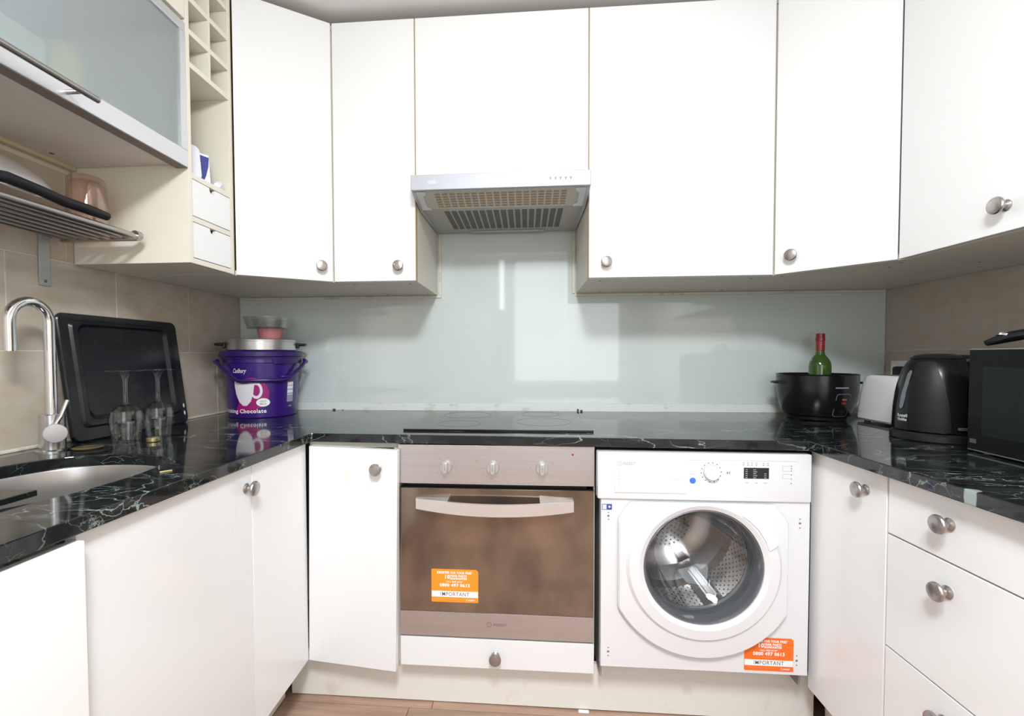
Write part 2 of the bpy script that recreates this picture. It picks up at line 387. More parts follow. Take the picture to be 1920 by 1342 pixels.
def tiles(parent, x0, x1, rows, ymin, first, half):
    # rows: z joints
    for ri in range(len(rows) - 1):
        z0, z1 = rows[ri], rows[ri + 1]
        yy = first[ri]; k = 0
        edges = [0.0]
        v = first[ri]
        while v > ymin: edges.append(v); v -= 0.311
        edges.append(v)
        for a, b_ in zip(edges, edges[1:]):
            if a - b_ < 0.02: continue
            dp = random.uniform(-0.0006, 0.0006)
            mb = MB().box(x0 + dp, x1 + dp, b_ + 0.0012, a - 0.0012, z0 + 0.0014, z1 - 0.0014, 0.0006, 1)
            obj('tile', mb, tile_m, parent)
ROWS = [0.885, 1.136, 1.387, 1.638]
tiles(wl, XL - 0.0040, XL, ROWS, -1.45, [-0.162, -0.318, -0.162], 0)
tiles(wr, XR, XR + 0.0040, ROWS[:3], -1.15, [-0.137, -0.285], 0)

# splashback and its trims
sp = MB().box(XL + 0.001, XR - 0.001, 0.0, 0.0058, 0.913, 1.72)
tag(obj('glass_splashback', sp, splash), 'pale grey-green glass splashback covering the wall behind hob', 'splashback')
struct('trim_1', MB().box(XL + 0.001, XR - 0.001, -0.004, 0.0058, ZW, 0.9125, 0.001), upst, 'stained pale sealing strip along the bottom of the splashback')
tz = MB().box(XL + 0.02, 0.022, -0.006, 0.0, 1.3735, 1.3845, 0.002); tz.box(0.0115, 0.022, -0.006, 0.0, 1.3845, 1.655, 0.002)
tz.box(0.603, XR - 0.004, -0.006, 0.0, 1.3735, 1.3845, 0.002); tz.box(0.590, 0.6015, -0.006, 0.0, 1.3845, 1.655, 0.002)
struct('trim_2', tz, seal, 'yellowed sealant bead round the top edge of the splashback')
struct('trim_3', MB().box(XL + 0.0005, XL + 0.006, -1.7, -0.006, ZW, ZW + 0.007, 0.002), seal)
struct('trim_4', MB().box(XR - 0.006, XR - 0.0005, -1.7, -0.006, ZW, ZW + 0.007, 0.002), seal)
# mould spots on the strip
sm = MB()
for x, w_, h in ((-0.47, 0.016, 0.007), (-0.43, 0.006, 0.003), (0.42, 0.004, 0.002), (0.615, 0.010, 0.012), (0.63, 0.012, 0.008), (0.50, 0.004, 0.003)):
    sm.lathe([(0, 0), (w_ / 2, 0), (w_ / 2.4, 0.001), (0, 0.0015)], (x, -0.0042, ZW + h / 2), '-y', 10, sy=h / w_)
o = struct('trim_5', sm, mat('mould_spot', (0.10, 0.07, 0.06), 0.9)); o['label'] = 'dark mould spots at the foot of the splashback'

# ------------------------------------------------------------------ baseboards (plinths)
pb = MB().box(-0.382, 1.262, YB + 0.056, YB + 0.072, 0.004, 0.150, 0.001)
struct('baseboard_back', pb, plinth_m, 'stained white plinth under oven and washing machine')
struct('baseboard_left', MB().box(-0.411, -0.395, -1.95, -0.585, 0.004, 0.150), plinth_m, 'white plinth recessed under left-hand cupboards')
struct('baseboard_right', MB().box(1.290, 1.306, -1.95, -0.575, 0.004, 0.150), plinth_m, 'white plinth recessed under right-hand drawers')
clip = MB().box(0.555, 0.588, YB + 0.043, YB + 0.054, 0.0, 0.005, 0.002)
tag(obj('loose_plinth_clip', clip, wpl), 'small white plastic clip lying on the floor by the plinth', 'clip')

# ------------------------------------------------------------------ knob (shared mesh, local: sticks out along -y)
kb = MB().lathe([(0, 0), (0.0125, 0), (0.0128, 0.002), (0.0105, 0.004), (0.0068, 0.007), (0.0062, 0.013), (0.0075, 0.017), (0.0165, 0.0185), (0.0185, 0.0205), (0.0187, 0.0235), (0.0172, 0.0262), (0.012, 0.0280), (0, 0.0290)], axis='-y', n=36)
km = bpy.data.meshes.new('knob'); kb.bm.to_mesh(km); kb.bm.free(); km.materials.append(nickel); smooth(km, 0.35)
def knob(parent, x, y, z, rotz=0, s=1.0, name='knob'):
    o = bpy.data.objects.new(name, km); C.objects.link(o); o.parent = parent
    o.location = Vector((x, y, z)) - origin(parent); o.rotation_euler = (random.uniform(0, 0), 0, rotz); o.scale = (s, s, s); return o

def open_box(x0, x1, y0, y1, z0, z1, front, t=0.016, top=True, bottom=True):
    """carcass open towards `front` ('-y','x','-x')"""
    mb = MB()
    if bottom: mb.box(x0, x1, y0, y1, z0, z0 + t)
    if top: mb.box(x0, x1, y0, y1, z1 - t, z1)
    if front == '-y':
        mb.box(x0, x0 + t, y0, y1, z0 + t, z1 - t); mb.box(x1 - t, x1, y0, y1, z0 + t, z1 - t); mb.box(x0 + t, x1 - t, y1 - 0.006, y1, z0 + t, z1 - t)
    elif front == 'x':
        mb.box(x0, x1, y0, y0 + t, z0 + t, z1 - t); mb.box(x0, x1, y1 - t, y1, z0 + t, z1 - t); mb.box(x0, x0 + 0.006, y0 + t, y1 - t, z0 + t, z1 - t)
    else:
        mb.box(x0, x1, y0, y0 + t, z0 + t, z1 - t); mb.box(x0, x1, y1 - t, y1, z0 + t, z1 - t); mb.box(x1 - 0.006, x1, y0 + t, y1 - t, z0 + t, z1 - t)
    return mb

# ------------------------------------------------------------------ base units, back run
# narrow cupboard left of oven, door slightly open
t = thing('base_cupboard', 'narrow white base cupboard left of oven with door slightly ajar', 'cupboard', (-0.15, -0.3, 0.155))
obj('carcass', open_box(-0.293, -0.004, -0.598, -0.02, 0.155, 0.848, '-y'), cream, t)
d = bpy.data.objects.new('door', None)
dm = MB().box(0, 0.290, -0.020, 0, 0, 0.682, 0.0012)
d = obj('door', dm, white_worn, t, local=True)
d.location = Vector((-0.292, -0.603, 0.157)) - origin(t); d.rotation_euler = (0, math.radians(0.9), -math.radians(5.4))
k = bpy.data.objects.new('knob', km); C.objects.link(k); k.parent = d; k.location = (0.228, -0.020, 0.624)

# oven unit
t = thing('oven_housing', 'white housing under worktop holding the built-in oven', 'cupboard', (0.298, -0.3, 0.155))
hs = MB(); hs.box(-0.003, 0.0, -0.598, -0.02, 0.155, 0.848); hs.box(0.5965, 0.5995, -0.598, -0.02, 0.155, 0.848); hs.box(0.0, 0.5965, -0.598, -0.02, 0.155, 0.171)
hs.box(0.0, 0.5965, -0.598, -0.02, 0.238, 0.248)
obj('carcass', hs, cream, t)
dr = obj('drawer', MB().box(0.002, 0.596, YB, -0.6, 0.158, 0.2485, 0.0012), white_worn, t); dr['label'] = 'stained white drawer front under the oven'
knob(dr, 0.298, YB, 0.200)

OV = thing('oven', 'stainless steel built-in electric oven with orange sticker on brown glass door', 'oven', (0.298, -0.33, 0.252))
obj('cavity', MB().box(0.02, 0.577, -0.595, -0.06, 0.252, 0.845), dark, OV)
pan = obj('control_panel', MB().box(0.0, 0.5955, YB - 0.002, -0.597, 0.728, 0.8475, 0.0015), steel, OV)
knob_m = mat('oven_knob_grey', (0.46, 0.445, 0.42), 0.4, metal=0.4)
for kx in (0.148, 0.292, 0.440):
    kk = MB().lathe([(0, 0), (0.018, 0), (0.0182, 0.008), (0.0168, 0.011), (0, 0.011)], (kx, YB - 0.002, 0.780), '-y', 32)
    kk.box(kx - 0.0078, kx + 0.0078, YB - 0.024, YB - 0.010, 0.763, 0.798, 0.0035)
    ko = obj('control_knob', kk, knob_m, OV)
    obj('pointer_line', MB().box(kx - 0.0006, kx + 0.0006, YB - 0.0244, YB - 0.0238, 0.774, 0.786), ink, ko)
pr = []
for i in range(8):
    a = i * PI / 4 + 0.2
    pr.append(on_xz(text_bm('o', 0.010), 0.148 + 0.031 * math.sin(a), YB - 0.0026, 0.780 + 0.031 * math.cos(a)))
for i, s_ in enumerate(('0', '60', '100', '150', '200', '250')):
    a = i * PI / 3.4
    pr.append(on_xz(text_bm(s_, 0.006), 0.292 + 0.029 * math.sin(a), YB - 0.0026, 0.780 + 0.029 * math.cos(a)))
for i, s_ in enumerate(('C', '20', '40', '60', '80')):
    a = i * PI / 2.7
    pr.append(on_xz(text_bm(s_, 0.007), 0.440 + 0.034 * math.sin(a), YB - 0.0026, 0.782 + 0.034 * math.cos(a)))
stuff(obj('printed_symbols', join(pr), ink_l, pan))
obj('indicator_lamp', MB().lathe([(0, 0), (0.0032, 0), (0.003, 0.0015), (0, 0.002)], (0.531, YB - 0.002, 0.823), '-y', 16), red_l, OV)
# splatters of grease round the middle knob
gs = MB()
for i in range(26):
    a = random.uniform(0, 2 * PI); rr = random.uniform(0.022, 0.042); q = random.uniform(0.0006, 0.0016)
    gs.lathe([(0, 0), (q, 0), (0, 0.0004)], (0.290 + rr * math.cos(a), YB - 0.0021, 0.775 + rr * math.sin(a)), '-y', 8)
for i in range(10):
    q = 0.0013; gs.lathe([(0, 0), (q, 0), (0, 0.0004)], (0.243 + random.uniform(-.007, .007), YB - 0.0021, 0.803 + random.uniform(-.005, .005)), '-y', 8)
stuff(obj('grease_splatter', gs, mat('grease_brown', (0.42, 0.24, 0.12), 0.5), pan))
# door
od = MB().box(0.002, 0.594, YB + 0.004, -0.599, 0.254, 0.714, 0.002)
odo = obj('door', od, dark, OV)
obj('glass_pane', MB().box(0.002, 0.594, YB, YB + 0.004, 0.331, 0.714, 0.001), ovglass, odo)
st = obj('lower_trim', MB().box(0.002, 0.594, YB - 0.001, YB + 0.004, 0.254, 0.3305, 0.001), steel, odo)
lg = [on_xz(text_bm('INDESIT', 0.0115, width=0.040, bold=0.0002), 0.312, YB - 0.0015, 0.296)]
b1 = MB().lathe([(0.0064, 0), (0.0078, 0), (0.0078, 0.0004), (0.0064, 0.0004)], (0.279, YB - 0.0012, 0.296), '-y', 28, closed=True)
b1.box(0.2784, 0.2796, YB - 0.0016, YB - 0.0012, 0.2925, 0.298); b1.box(0.2784, 0.2796, YB - 0.0016, YB - 0.0012, 0.2990, 0.3002)
lg.append(b1.bm)
obj('maker_logo', join(lg), ink, OV)
# arched handle
hp = []
n = 24; X0, X1 = 0.058, 0.533
front, back = [], []
for i in range(n + 1):
    u = i / n; x = X0 + (X1 - X0) * u; bow = 0.030 * (1 - (2 * u - 1) ** 2)
    front.append((x, bow, u))
rings = []
for x, bow, u in front:
    dz = -0.010 * (1 - (2 * u - 1) ** 2)
    y1 = YB - 0.018 - bow; zt, zb_ = 0.687 + dz * 0.6, 0.655 + dz
    rings.append([(x, y1, zt), (x, y1 + 0.009, zt), (x, y1 + 0.009, zb_), (x, y1, zb_)])
hb = MB().loft(rings, cap=True)
hd = obj('handle', hb, mat('handle_silver', (0.66, 0.60, 0.57), 0.35, metal=0.55), OV)
for s_, xa, xb in ((1, X0, X0 + 0.10), (-1, X1, X1 - 0.10)):
    hb2 = MB(); hb2.prism([(xa, YB), (xa, YB - 0.018), (xb, YB - 0.038), (xb, YB)], 'z', 0.664, 0.686)
    obj('handle_bracket', hb2, steel_b, hd)

# sticker
def sticker(parent, x0, x1, y, z0, z1, om, cut=0.0):
    W = x1 - x0; H = z1 - z0
    st_ = obj('sticker', MB().prism([(x0 + .002, z0), (x1 - .002, z0), (x1, z0 + .002), (x1, z1 - .006), (x1 - .006, z1), (x0 + .002, z1), (x0, z1 - .002), (x0, z0 + .002)], 'y', y - 0.0005, y), om, parent)
    st_['label'] = 'orange guarantee registration sticker with white band reading IMPORTANT'
    band = obj('white_band', MB().box(x0 + 0.001, x1 - 0.001, y - 0.0009, y - 0.0004, z0 + H * 0.155, z0 + H * 0.335), paper, st_)
    cx = (x0 + x1) / 2; yy = y - 0.0010
    T = []
    T.append(on_xz(text_bm('REGISTER FOR YOUR FREE*', 0.0095, width=W * 0.76, bold=0.0004), cx, yy, z0 + H * 0.895))
    T.append(on_xz(text_bm('10', 0.0165, width=W * 0.105, bold=0.0006), cx - W * 0.165, yy, z0 + H * 0.765))
    T.append(on_xz(text_bm('YEAR PARTS', 0.0085, width=W * 0.36, bold=0.0004), cx + W * 0.08, yy, z0 + H * 0.80))
    T.append(on_xz(text_bm('GUARANTEE', 0.0085, width=W * 0.36, bold=0.0004), cx + W * 0.08, yy, z0 + H * 0.72))
    T.append(on_xz(text_bm('CALL FREE NOW*', 0.007, width=W * 0.36, bold=0.0002), cx, yy, z0 + H * 0.62))
    T.append(on_xz(text_bm('0800 497 0613', 0.0135, width=W * 0.64, bold=0.0005), cx, yy, z0 + H * 0.515))
    T.append(on_xz(text_bm('--- ---- -- ---', 0.006, width=W * 0.28), cx, yy, z0 + H * 0.42))
    T.append(on_xz(text_bm('-------- ------ ----- ------- --- --', 0.005, width=W * 0.50), cx - W * 0.18, yy, z0 + H * 0.10))
    T.append(on_xz(text_bm('INDESIT', 0.006, width=W * 0.14, bold=0.0002), cx + W * 0.36, yy, z0 + H * 0.075))
    T.append(MB().lathe([(0.0022, 0), (0.0030, 0), (0.0030, 0.0003), (0.0022, 0.0003)], (cx + W * 0.26, yy, z0 + H * 0.078), '-y', 18, closed=True).bm)
    stuff(obj('lettering', join(T), paper, st_))
    obj('important_lettering', on_xz(text_bm('IMPORTANT', 0.0165, width=W * 0.61, bold=0.0001), cx, yy, z0 + H * 0.243), ink, st_)
    return st_
sticker(OV, 0.101, 0.246, YB, 0.3615, 0.464, orange)

# ------------------------------------------------------------------ washing machine
YM = -0.655
WM = thing('washing_machine', 'white integrated front-loading washing machine between oven and right-hand drawers', 'washing machine', (0.90, -0.35, 0.20))
cxm, czm = 0.891, 0.519
def rect_r(a, x0, x1, z0, z1, cx, cz):
    dx, dz = math.cos(a), math.sin(a); r = 1e9
    if dx > 1e-9: r = min(r, (x1 - cx) / dx)
    if dx < -1e-9: r = min(r, (x0 - cx) / dx)
    if dz > 1e-9: r = min(r, (z1 - cz) / dz)
    if dz < -1e-9: r = min(r, (z0 - cz) / dz)
    return r
NA = 144
angs = sorted(set([2 * PI * i / NA for i in range(NA)] + [math.atan2(zz - czm, xx - cxm) % (2 * PI) for xx in (0.610, 1.190) for zz in (0.205, 0.703)]))
def ringpts(fr, yv): return [(cxm + fr(a) * math.cos(a), yv, czm + fr(a) * math.sin(a)) for a in angs]
bodyR = lambda a: rect_r(a, 0.610, 1.190, 0.205, 0.703, cxm, czm)
mb = MB().loft([ringpts(bodyR, YM + 0.03), ringpts(bodyR, YM + 0.001), ringpts(lambda a: bodyR(a) - 0.0015, YM), ringpts(lambda a: 0.175, YM), ringpts(lambda a: 0.175, YM + 0.05)])
obj('front_panel', mb, appl, WM)
bb = MB(); bb.box(0.612, 0.618, YM + 0.03, -0.06, 0.155, 0.835); bb.box(1.182, 1.188, YM + 0.03, -0.06, 0.155, 0.835); bb.box(0.618, 1.182, YM + 0.03, -0.06, 0.829, 0.835)
bb.box(0.618, 1.182, -0.066, -0.06, 0.155, 0.829); bb.box(0.618, 1.182, -0.560, -0.066, 0.155, 0.161)
obj('casing', bb, mat('grey_casing', (0.30, 0.30, 0.31), 0.5), WM)
cp = obj('control_panel', MB().box(0.599, 1.1885, YM - 0.008, YM + 0.03, 0.704, 0.840, 0.004, 3), appl, WM)
YP = YM - 0.008
# detergent drawer front
dd = obj('detergent_drawer', MB().box(0.646, 0.846, YP - 0.003, YP + 0.001, 0.724, 0.823, 0.002, 2), appl_d, WM)
lg = [on_xz(text_bm('INDESIT', 0.0125, width=0.036, bold=0.0001), 0.687, YP - 0.0035, 0.808)]
lg.append(MB().lathe([(0.0058, 0), (0.0068, 0), (0.0068, 0.0004), (0.0058, 0.0004)], (0.660, YP - 0.0032, 0.808), '-y', 26, closed=True).box(0.6595, 0.6605, YP - 0.0036, YP - 0.0032, 0.804, 0.812).bm)
obj('maker_logo', join(lg), ink_l, dd)
fp = []
for i in range(5): fp.append(MB().lathe([(0, 0), (0.0016, 0), (0, 0.0004)], (0.659, YP - 0.0032, 0.783 - 0.010 * i), '-y', 10).bm)
fp.append(on_xz(text_bm('------- --', 0.007, width=0.034), 0.815, YP - 0.0035, 0.807))
for cx_, n_ in ((0.688, 6), (0.712, 5), (0.760, 6), (0.800, 4)):
    for i in range(n_): fp.append(on_xz(text_bm('----', 0.005, width=random.uniform(0.010, 0.016)), cx_, YP - 0.0035, 0.785 - 0.009 * i))
fp.append(on_xz(text_bm('Push & Go', 0.006, width=0.030), 0.818, YP - 0.0035, 0.766))
stuff(obj('programme_print', join(fp), mat('faint_print', (0.52, 0.50, 0.54), 0.6), dd))
obj('push_and_wash_button', MB().lathe([(0, 0), (0.0085, 0), (0.0085, 0.0012), (0.0075, 0.002), (0, 0.002)], (0.865, YP, 0.762), '-y', 26), blue_p, cp)
obj('power_button', MB().lathe([(0.0, 0), (0.009, 0), (0.009, 0.0012), (0.0080, 0.0018), (0, 0.0018)], (0.864, YP, 0.789), '-y', 26), appl_d, cp)
dial = obj('programme_dial', MB().lathe([(0, 0), (0.0215, 0), (0.0205, 0.010), (0.0185, 0.0135), (0, 0.0135)], (0.916, YP, 0.786), '-y', 40), appl_d, WM)
obj('dial_ring', MB().lathe([(0.0215, 0), (0.0222, 0), (0.0222, 0.0008), (0.0215, 0.0008)], (0.916, YP, 0.786), '-y', 40, closed=True), ink_l, dial)
dt = MB()
for i in range(14):
    a = 2 * PI * i / 14 + 0.15; q = 0.0018
    dt.lathe([(0, 0), (q, 0), (0, 0.0004)], (0.916 + 0.0275 * math.sin(a), YP - 0.0001, 0.786 + 0.0275 * math.cos(a)), '-y', 10)
stuff(obj('dial_marks', dt, ink, cp))
pb_ = MB().lathe([(0, 0), (0.0075, 0), (0.0072, 0.0012), (0, 0.0012)], (0.963, YP, 0.786), '-y', 24)
pbo = obj('start_button', pb_, appl_d, cp)
stuff(obj('start_symbol', MB().prism([(0.9585, 0.782), (0.9625, 0.786), (0.9585, 0.790)], 'y', YP - 0.0018, YP - 0.0012).box(0.964, 0.965, YP - 0.0018, YP - 0.0012, 0.7825, 0.7895).box(0.9665, 0.9675, YP - 0.0018, YP - 0.0012, 0.7825, 0.7895), ink, WM))
dsp = obj('display', MB().box(1.005, 1.073, YP - 0.0008, YP + 0.001, 0.770, 0.801, 0.0005), lcd, WM)
seg = MB()
for r_ in range(5):
    z = 0.7955 - r_ * 0.0056
    seg.box(1.009, 1.015, YP - 0.0012, YP - 0.0007, z - 0.0009, z + 0.0009)
    seg.box(1.030, 1.038 + (r_ % 2) * 0.003, YP - 0.0012, YP - 0.0007, z - 0.0009, z + 0.0009)
    if r_ > 1: seg.box(1.060, 1.066, YP - 0.0012, YP - 0.0007, z - 0.0009, z + 0.0009)
stuff(obj('display_segments', seg, lcd_t, dsp))
mk = MB()
for x in (1.004, 1.016, 1.027, 1.039, 1.058, 1.070): mk.lathe([(0, 0), (0.0016, 0), (0, 0.0004)], (x, YP - 0.0001, 0.8085), '-y', 10); mk.box(x - 0.002, x + 0.002, YP - 0.0004, YP - 0.0001, 0.8135, 0.8150)
for z in (0.807, 0.800, 0.793, 0.783, 0.771, 0.758): mk.lathe([(0, 0), (0.0016, 0), (0, 0.0004)], (1.133, YP - 0.0001, z), '-y', 10)
for x in (1.014, 1.039, 1.064): mk.box(x - 0.004, x + 0.004, YP - 0.0004, YP - 0.0001, 0.7575, 0.7583)
stuff(obj('indicator_marks', mk, ink, cp))
ln = MB()
ln.box(1.109, 1.130, YP - 0.0003, YP - 0.0001, 0.8065, 0.8071); ln.box(1.109, 1.1096, YP - 0.0003, YP - 0.0001, 0.793, 0.807); ln.box(1.109, 1.130, YP - 0.0003, YP - 0.0001, 0.7925, 0.7931)
ln.box(1.109, 1.128, YP - 0.0003, YP - 0.0001, 0.7715, 0.7721); ln.box(1.109, 1.1096, YP - 0.0003, YP - 0.0001, 0.772, 0.784); ln.box(1.109, 1.128, YP - 0.0003, YP - 0.0001, 0.7837, 0.7843)
ln.box(0.850, 1.150, YP - 0.0003, YP - 0.0001, 0.8200, 0.8206)
stuff(obj('outline_print', ln, ink_l, cp))
# holes + energy label on front
hl = MB()
for x, zs in ((0.631, (0.662, 0.652, 0.642)), (0.632, (0.262, 0.250, 0.238)), (1.163, (0.655, 0.643, 0.630)), (1.160, (0.262, 0.248, 0.235))):
    for i, z in enumerate(zs): hl.lathe([(0, 0), (0.0034 if i == 1 else 0.0020, 0), (0, 0.0005)], (x, YM - 0.0001, z), '-y', 14)
stuff(obj('screw_holes', hl, mat('hole_tan', (0.22, 0.18, 0.14), 0.7), WM))
sl = obj('transit_label', MB().box(0.6125, 0.641, YM - 0.0006, YM, 0.670, 0.687), navy, WM); sl['label'] = 'small blue and white symbol label'
stuff(obj('label_symbols', MB().box(0.614, 0.6255, YM - 0.0010, YM - 0.0005, 0.6715, 0.6855).lathe([(0, 0), (0.0035, 0), (0.0, 0.0006)], (0.634, YM - 0.0006, 0.679), '-y', 12), mat('label_pale', (0.6, 0.66, 0.85), 0.5), sl))
sticker(WM, 1.016, 1.151, YM, 0.2145, 0.311, orange2)
# door: flat top, straight sides, round bottom
cd = czm + 0.006
def doorR(a, k=0.0):
    R = 0.267 + k; dx, dz = math.cos(a), math.sin(a); r = R
    hw = 0.234 + k
    if abs(dx) > 1e-6: r = min(r, hw / abs(dx))
    if dz > 1e-6: r = min(r, (0.180 + k) / dz)
    # soften the top corners
    if dz > 0:
        m_ = ((abs(dx) / hw) ** 14 + (dz / (0.180 + k)) ** 14) ** (-1 / 14); r = min(r, m_)
    return r
angs = [2 * PI * i / 180 for i in range(180)]
def rp(fr, yv, cz=czm): return [(cxm + fr(a) * math.cos(a), yv, cz + fr(a) * math.sin(a)) for a in angs]
YD = YM - 0.026
dmb = MB().loft([rp(lambda a: doorR(a, -0.012), YM - 0.002), rp(lambda a: doorR(a, 0), YM - 0.006), rp(lambda a: doorR(a, 0), YM - 0.014), rp(lambda a: doorR(a, -0.004), YM - 0.019), rp(lambda a: max(0.214, doorR(a, -0.030) if doorR(a, -0.030) < 0.214 else 0.214) if doorR(a) > 0.22 else doorR(a, -0.006), YM - 0.022),
                 rp(lambda a: min(0.205, doorR(a, -0.006)), YD - 0.004), rp(lambda a: 0.178, YD - 0.006), rp(lambda a: 0.1655, YD), rp(lambda a: 0.1650, YM + 0.006)])
wd = obj('door', dmb, appl, WM)
obj('porthole_rim', MB().lathe([(0.1652, 0.0), (0.1652, -0.030), (0.161, -0.032), (0.155, -0.022), (0.150, -0.004), (0.153, -0.002), (0.158, 0.0)], (cxm, YM + 0.008, czm), 'y', 72, closed=True), mat('porthole_rim_grey', (0.22, 0.23, 0.25), 0.18, metal=0.6), wd)
gr_ = []
for k_, (r_, dy, tilt, sq) in enumerate([(0.153, 0.0, 0, 1), (0.146, 0.03, 0, 1), (0.130, 0.058, 0.1, 0.97), (0.112, 0.080, 0.25, 0.86), (0.098, 0.092, 0.35, 0.74), (0.088, 0.095, 0.35, 0.70), (0.050, 0.098, 0.35, 0.70), (0.002, 0.100, 0.35, 0.70)]):
    ring = []
    ca, sa = math.cos(0.85), math.sin(0.85); ox, oz = -0.055 * tilt, 0.060 * tilt
    for q in range(72):
        a = 2 * PI * q / 72; u, v = r_ * math.cos(a), r_ * sq * math.sin(a)
        ring.append((cxm + ox + u * ca - v * sa, YM + dy + 0.12 * tilt * (u * sa + v * ca) * 0.5, czm + oz + u * sa + v * ca))
    gr_.append(ring)
gb = MB().loft(gr_)
gbo = obj('glass_bowl', gb, glass_b, wd)
# handle grip, upper right of door
gp = [(0.982, 0.672), (1.000, 0.678), (1.022, 0.680), (1.040, 0.672), (1.066, 0.645), (1.088, 0.612), (1.094, 0.594), (1.084, 0.582), (1.066, 0.570), (1.058, 0.575), (1.050, 0.600), (1.030, 0.632), (1.006, 0.655)]
obj('door_grip', MB().prism(gp, 'y', YD - 0.009, YM - 0.015, 0.005), appl_d, wd)
# gasket + drum
obj('door_gasket', MB().lathe([(0.180, 0.0), (0.166, 0.006), (0.164, 0.015), (0.172, 0.022), (0.170, 0.034), (0.163, 0.038), (0.235, 0.042)], (cxm, YM + 0.03, czm), 'y', 64), gasket, WM)
dru = obj('drum', MB().lathe([(0.165, -0.055), (0.225, -0.045), (0.238, -0.03), (0.238, 0.20), (0.225, 0.225), (0.17, 0.232), (0.10, 0.215), (0.0, 0.215)], (cxm, YM + 0.13, czm), 'y', 72), drum, WM)
for i in range(3):
    a = i * 2 * PI / 3 + 2.6
    R = Matrix.Translation((cxm, YM + 0.13, czm)) @ Matrix.Rotation(-a, 4, 'Y')
    obj('drum_paddle', MB().prism([(-0.035, 0), (0.035, 0), (0.014, 0.055), (-0.014, 0.055)], 'y', 0.0, 0.20, 0.006, M=R @ Matrix.Translation((0, 0, -0.237))), drum, dru)
hmb = bmesh.new()
for iy in range(16):
    for ia in range(70):
        a = 2 * PI * (ia + (iy % 2) * 0.5) / 70; yv = YM + 0.115 + iy * 0.0140
        c_ = Vector((cxm + 0.2372 * math.cos(a), yv, czm + 0.2372 * math.sin(a))); tv = Vector((-math.sin(a), 0, math.cos(a))) * 0.0028; ax = Vector((0, 0.0028, 0))
        hmb.faces.new([hmb.verts.new(c_ + tv * math.cos(q * PI / 3) + ax * math.sin(q * PI / 3)) for q in range(6)])
for ir in range(5):
    rr = 0.030 + ir * 0.014; nn = int(2 * PI * rr / 0.016)
    for ia in range(nn):
        a = 2 * PI * (ia + 0.5 * (ir % 2)) / nn
        c_ = Vector((cxm + rr * math.cos(a), YM + 0.3440, czm + rr * math.sin(a)))
        hmb.faces.new([hmb.verts.new(c_ + Vector((math.cos(q * PI / 3), 0, math.sin(q * PI / 3))) * 0.0028) for q in range(6)])
stuff(obj('drum_perforations', hmb, hole, dru))

# ------------------------------------------------------------------ base units, left run
t = thing('base_cupboard', 'wide white base cupboard under the sink with knob near its right edge', 'cupboard', (-0.6, -1.13, 0.155))
obj('carcass', open_box(-0.90, -0.318, -1.352, -0.904, 0.155, 0.846, 'x', top=False), cream, t)
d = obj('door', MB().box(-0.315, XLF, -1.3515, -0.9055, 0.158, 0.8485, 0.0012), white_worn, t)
knob(d, XLF, -0.928, 0.794, PI / 2)
cf = obj('corner_filler_panel', MB().box(-0.315, XLF, -0.9040, YB + 0.0005, 0.158, 0.8485, 0.0010), white)
tag(cf, 'white filler panel closing left-hand corner beside narrow ajar door', 'panel')
t = thing('base_cupboard', 'white appliance door panel standing slightly proud at far left edge', 'cupboard', (-0.6, -1.65, 0.155))
obj('carcass', open_box(-0.90, -0.318, -1.955, -1.3555, 0.155, 0.820, 'x', top=False), cream, t)
obj('door', MB().box(-0.300, -0.277, -1.955, -1.3555, 0.158, 0.8395, 0.0015), white, t)

# ------------------------------------------------------------------ base units, right run
t = thing('base_cupboard', 'white base cupboard right of washing machine with single round knob', 'cupboard', (1.5, -0.77, 0.155))
obj('carcass', open_box(1.228, 1.845, -0.9085, -0.628, 0.155, 0.848, '-x'), cream, t)
d = obj('door', MB().box(XRF, 1.225, -0.9055, -0.632, 0.157, 0.8475, 0.0012), white, t)
knob(d, XRF, -0.842, 0.795, -PI / 2)
t = thing('drawer_unit', 'white three-drawer base unit with round metal knobs at right', 'drawers', (1.5, -1.06, 0.155))
obj('carcass', open_box(1.228, 1.845, -1.212, -0.9095, 0.155, 0.848, '-x'), cream, t)
for z0, z1, kz in ((0.7185, 0.8475, 0.791), (0.4625, 0.7150, 0.659), (0.157, 0.459, 0.402)):
    d = obj('drawer', MB().box(XRF, 1.225, -1.2095, -0.9105, z0, z1, 0.0012), white, t)
    knob(d, XRF, -1.059, kz, -PI / 2)
t = thing('base_cupboard', 'white base cupboard continuing beyond three drawers at right frame edge', 'cupboard', (1.5, -1.5, 0.155))
obj('carcass', open_box(1.228, 1.845, -1.815, -1.2135, 0.155, 0.848, '-x'), cream, t)
obj('door', MB().box(XRF, 1.225, -1.8125, -1.2145, 0.157, 0.8475, 0.0012), white, t)

# ------------------------------------------------------------------ worktop with oval sink opening
SCX, SCY, SA, SB = -0.588, -1.172, 0.184, 0.237
def sink_ring(k, z, n=72):
    out = []
    for i in range(n):
        a = 2 * PI * i / n; ca, sa = math.cos(a), math.sin(a)
        e = 2 / 2.4
        out.append((SCX + (SA + k) * abs(ca) ** e * (1 if ca >= 0 else -1), SCY + (SB + k) * abs(sa) ** e * (1 if sa >= 0 else -1), z))
    return out
FXL, FXR, FYB = -0.281, 1.180, -0.640
outline = [(XL + 0.001, -0.001), (XL + 0.001, -1.96), (FXL, -1.96), (FXL, FYB + 0.012), (FXL + 0.006, FYB), (FXR, FYB), (FXR - 0.004, -1.82), (XR - 0.001, -1.82), (XR - 0.001, -0.001)]
outline[3] = (FXL, -0.614); outline[4] = (FXL + 0.004, -0.612); outline[5] = (FXR, -0.660)
wt = MB().prism(outline, 'z', ZW - TW, ZW)
wto = obj('worktop', wt, marb)
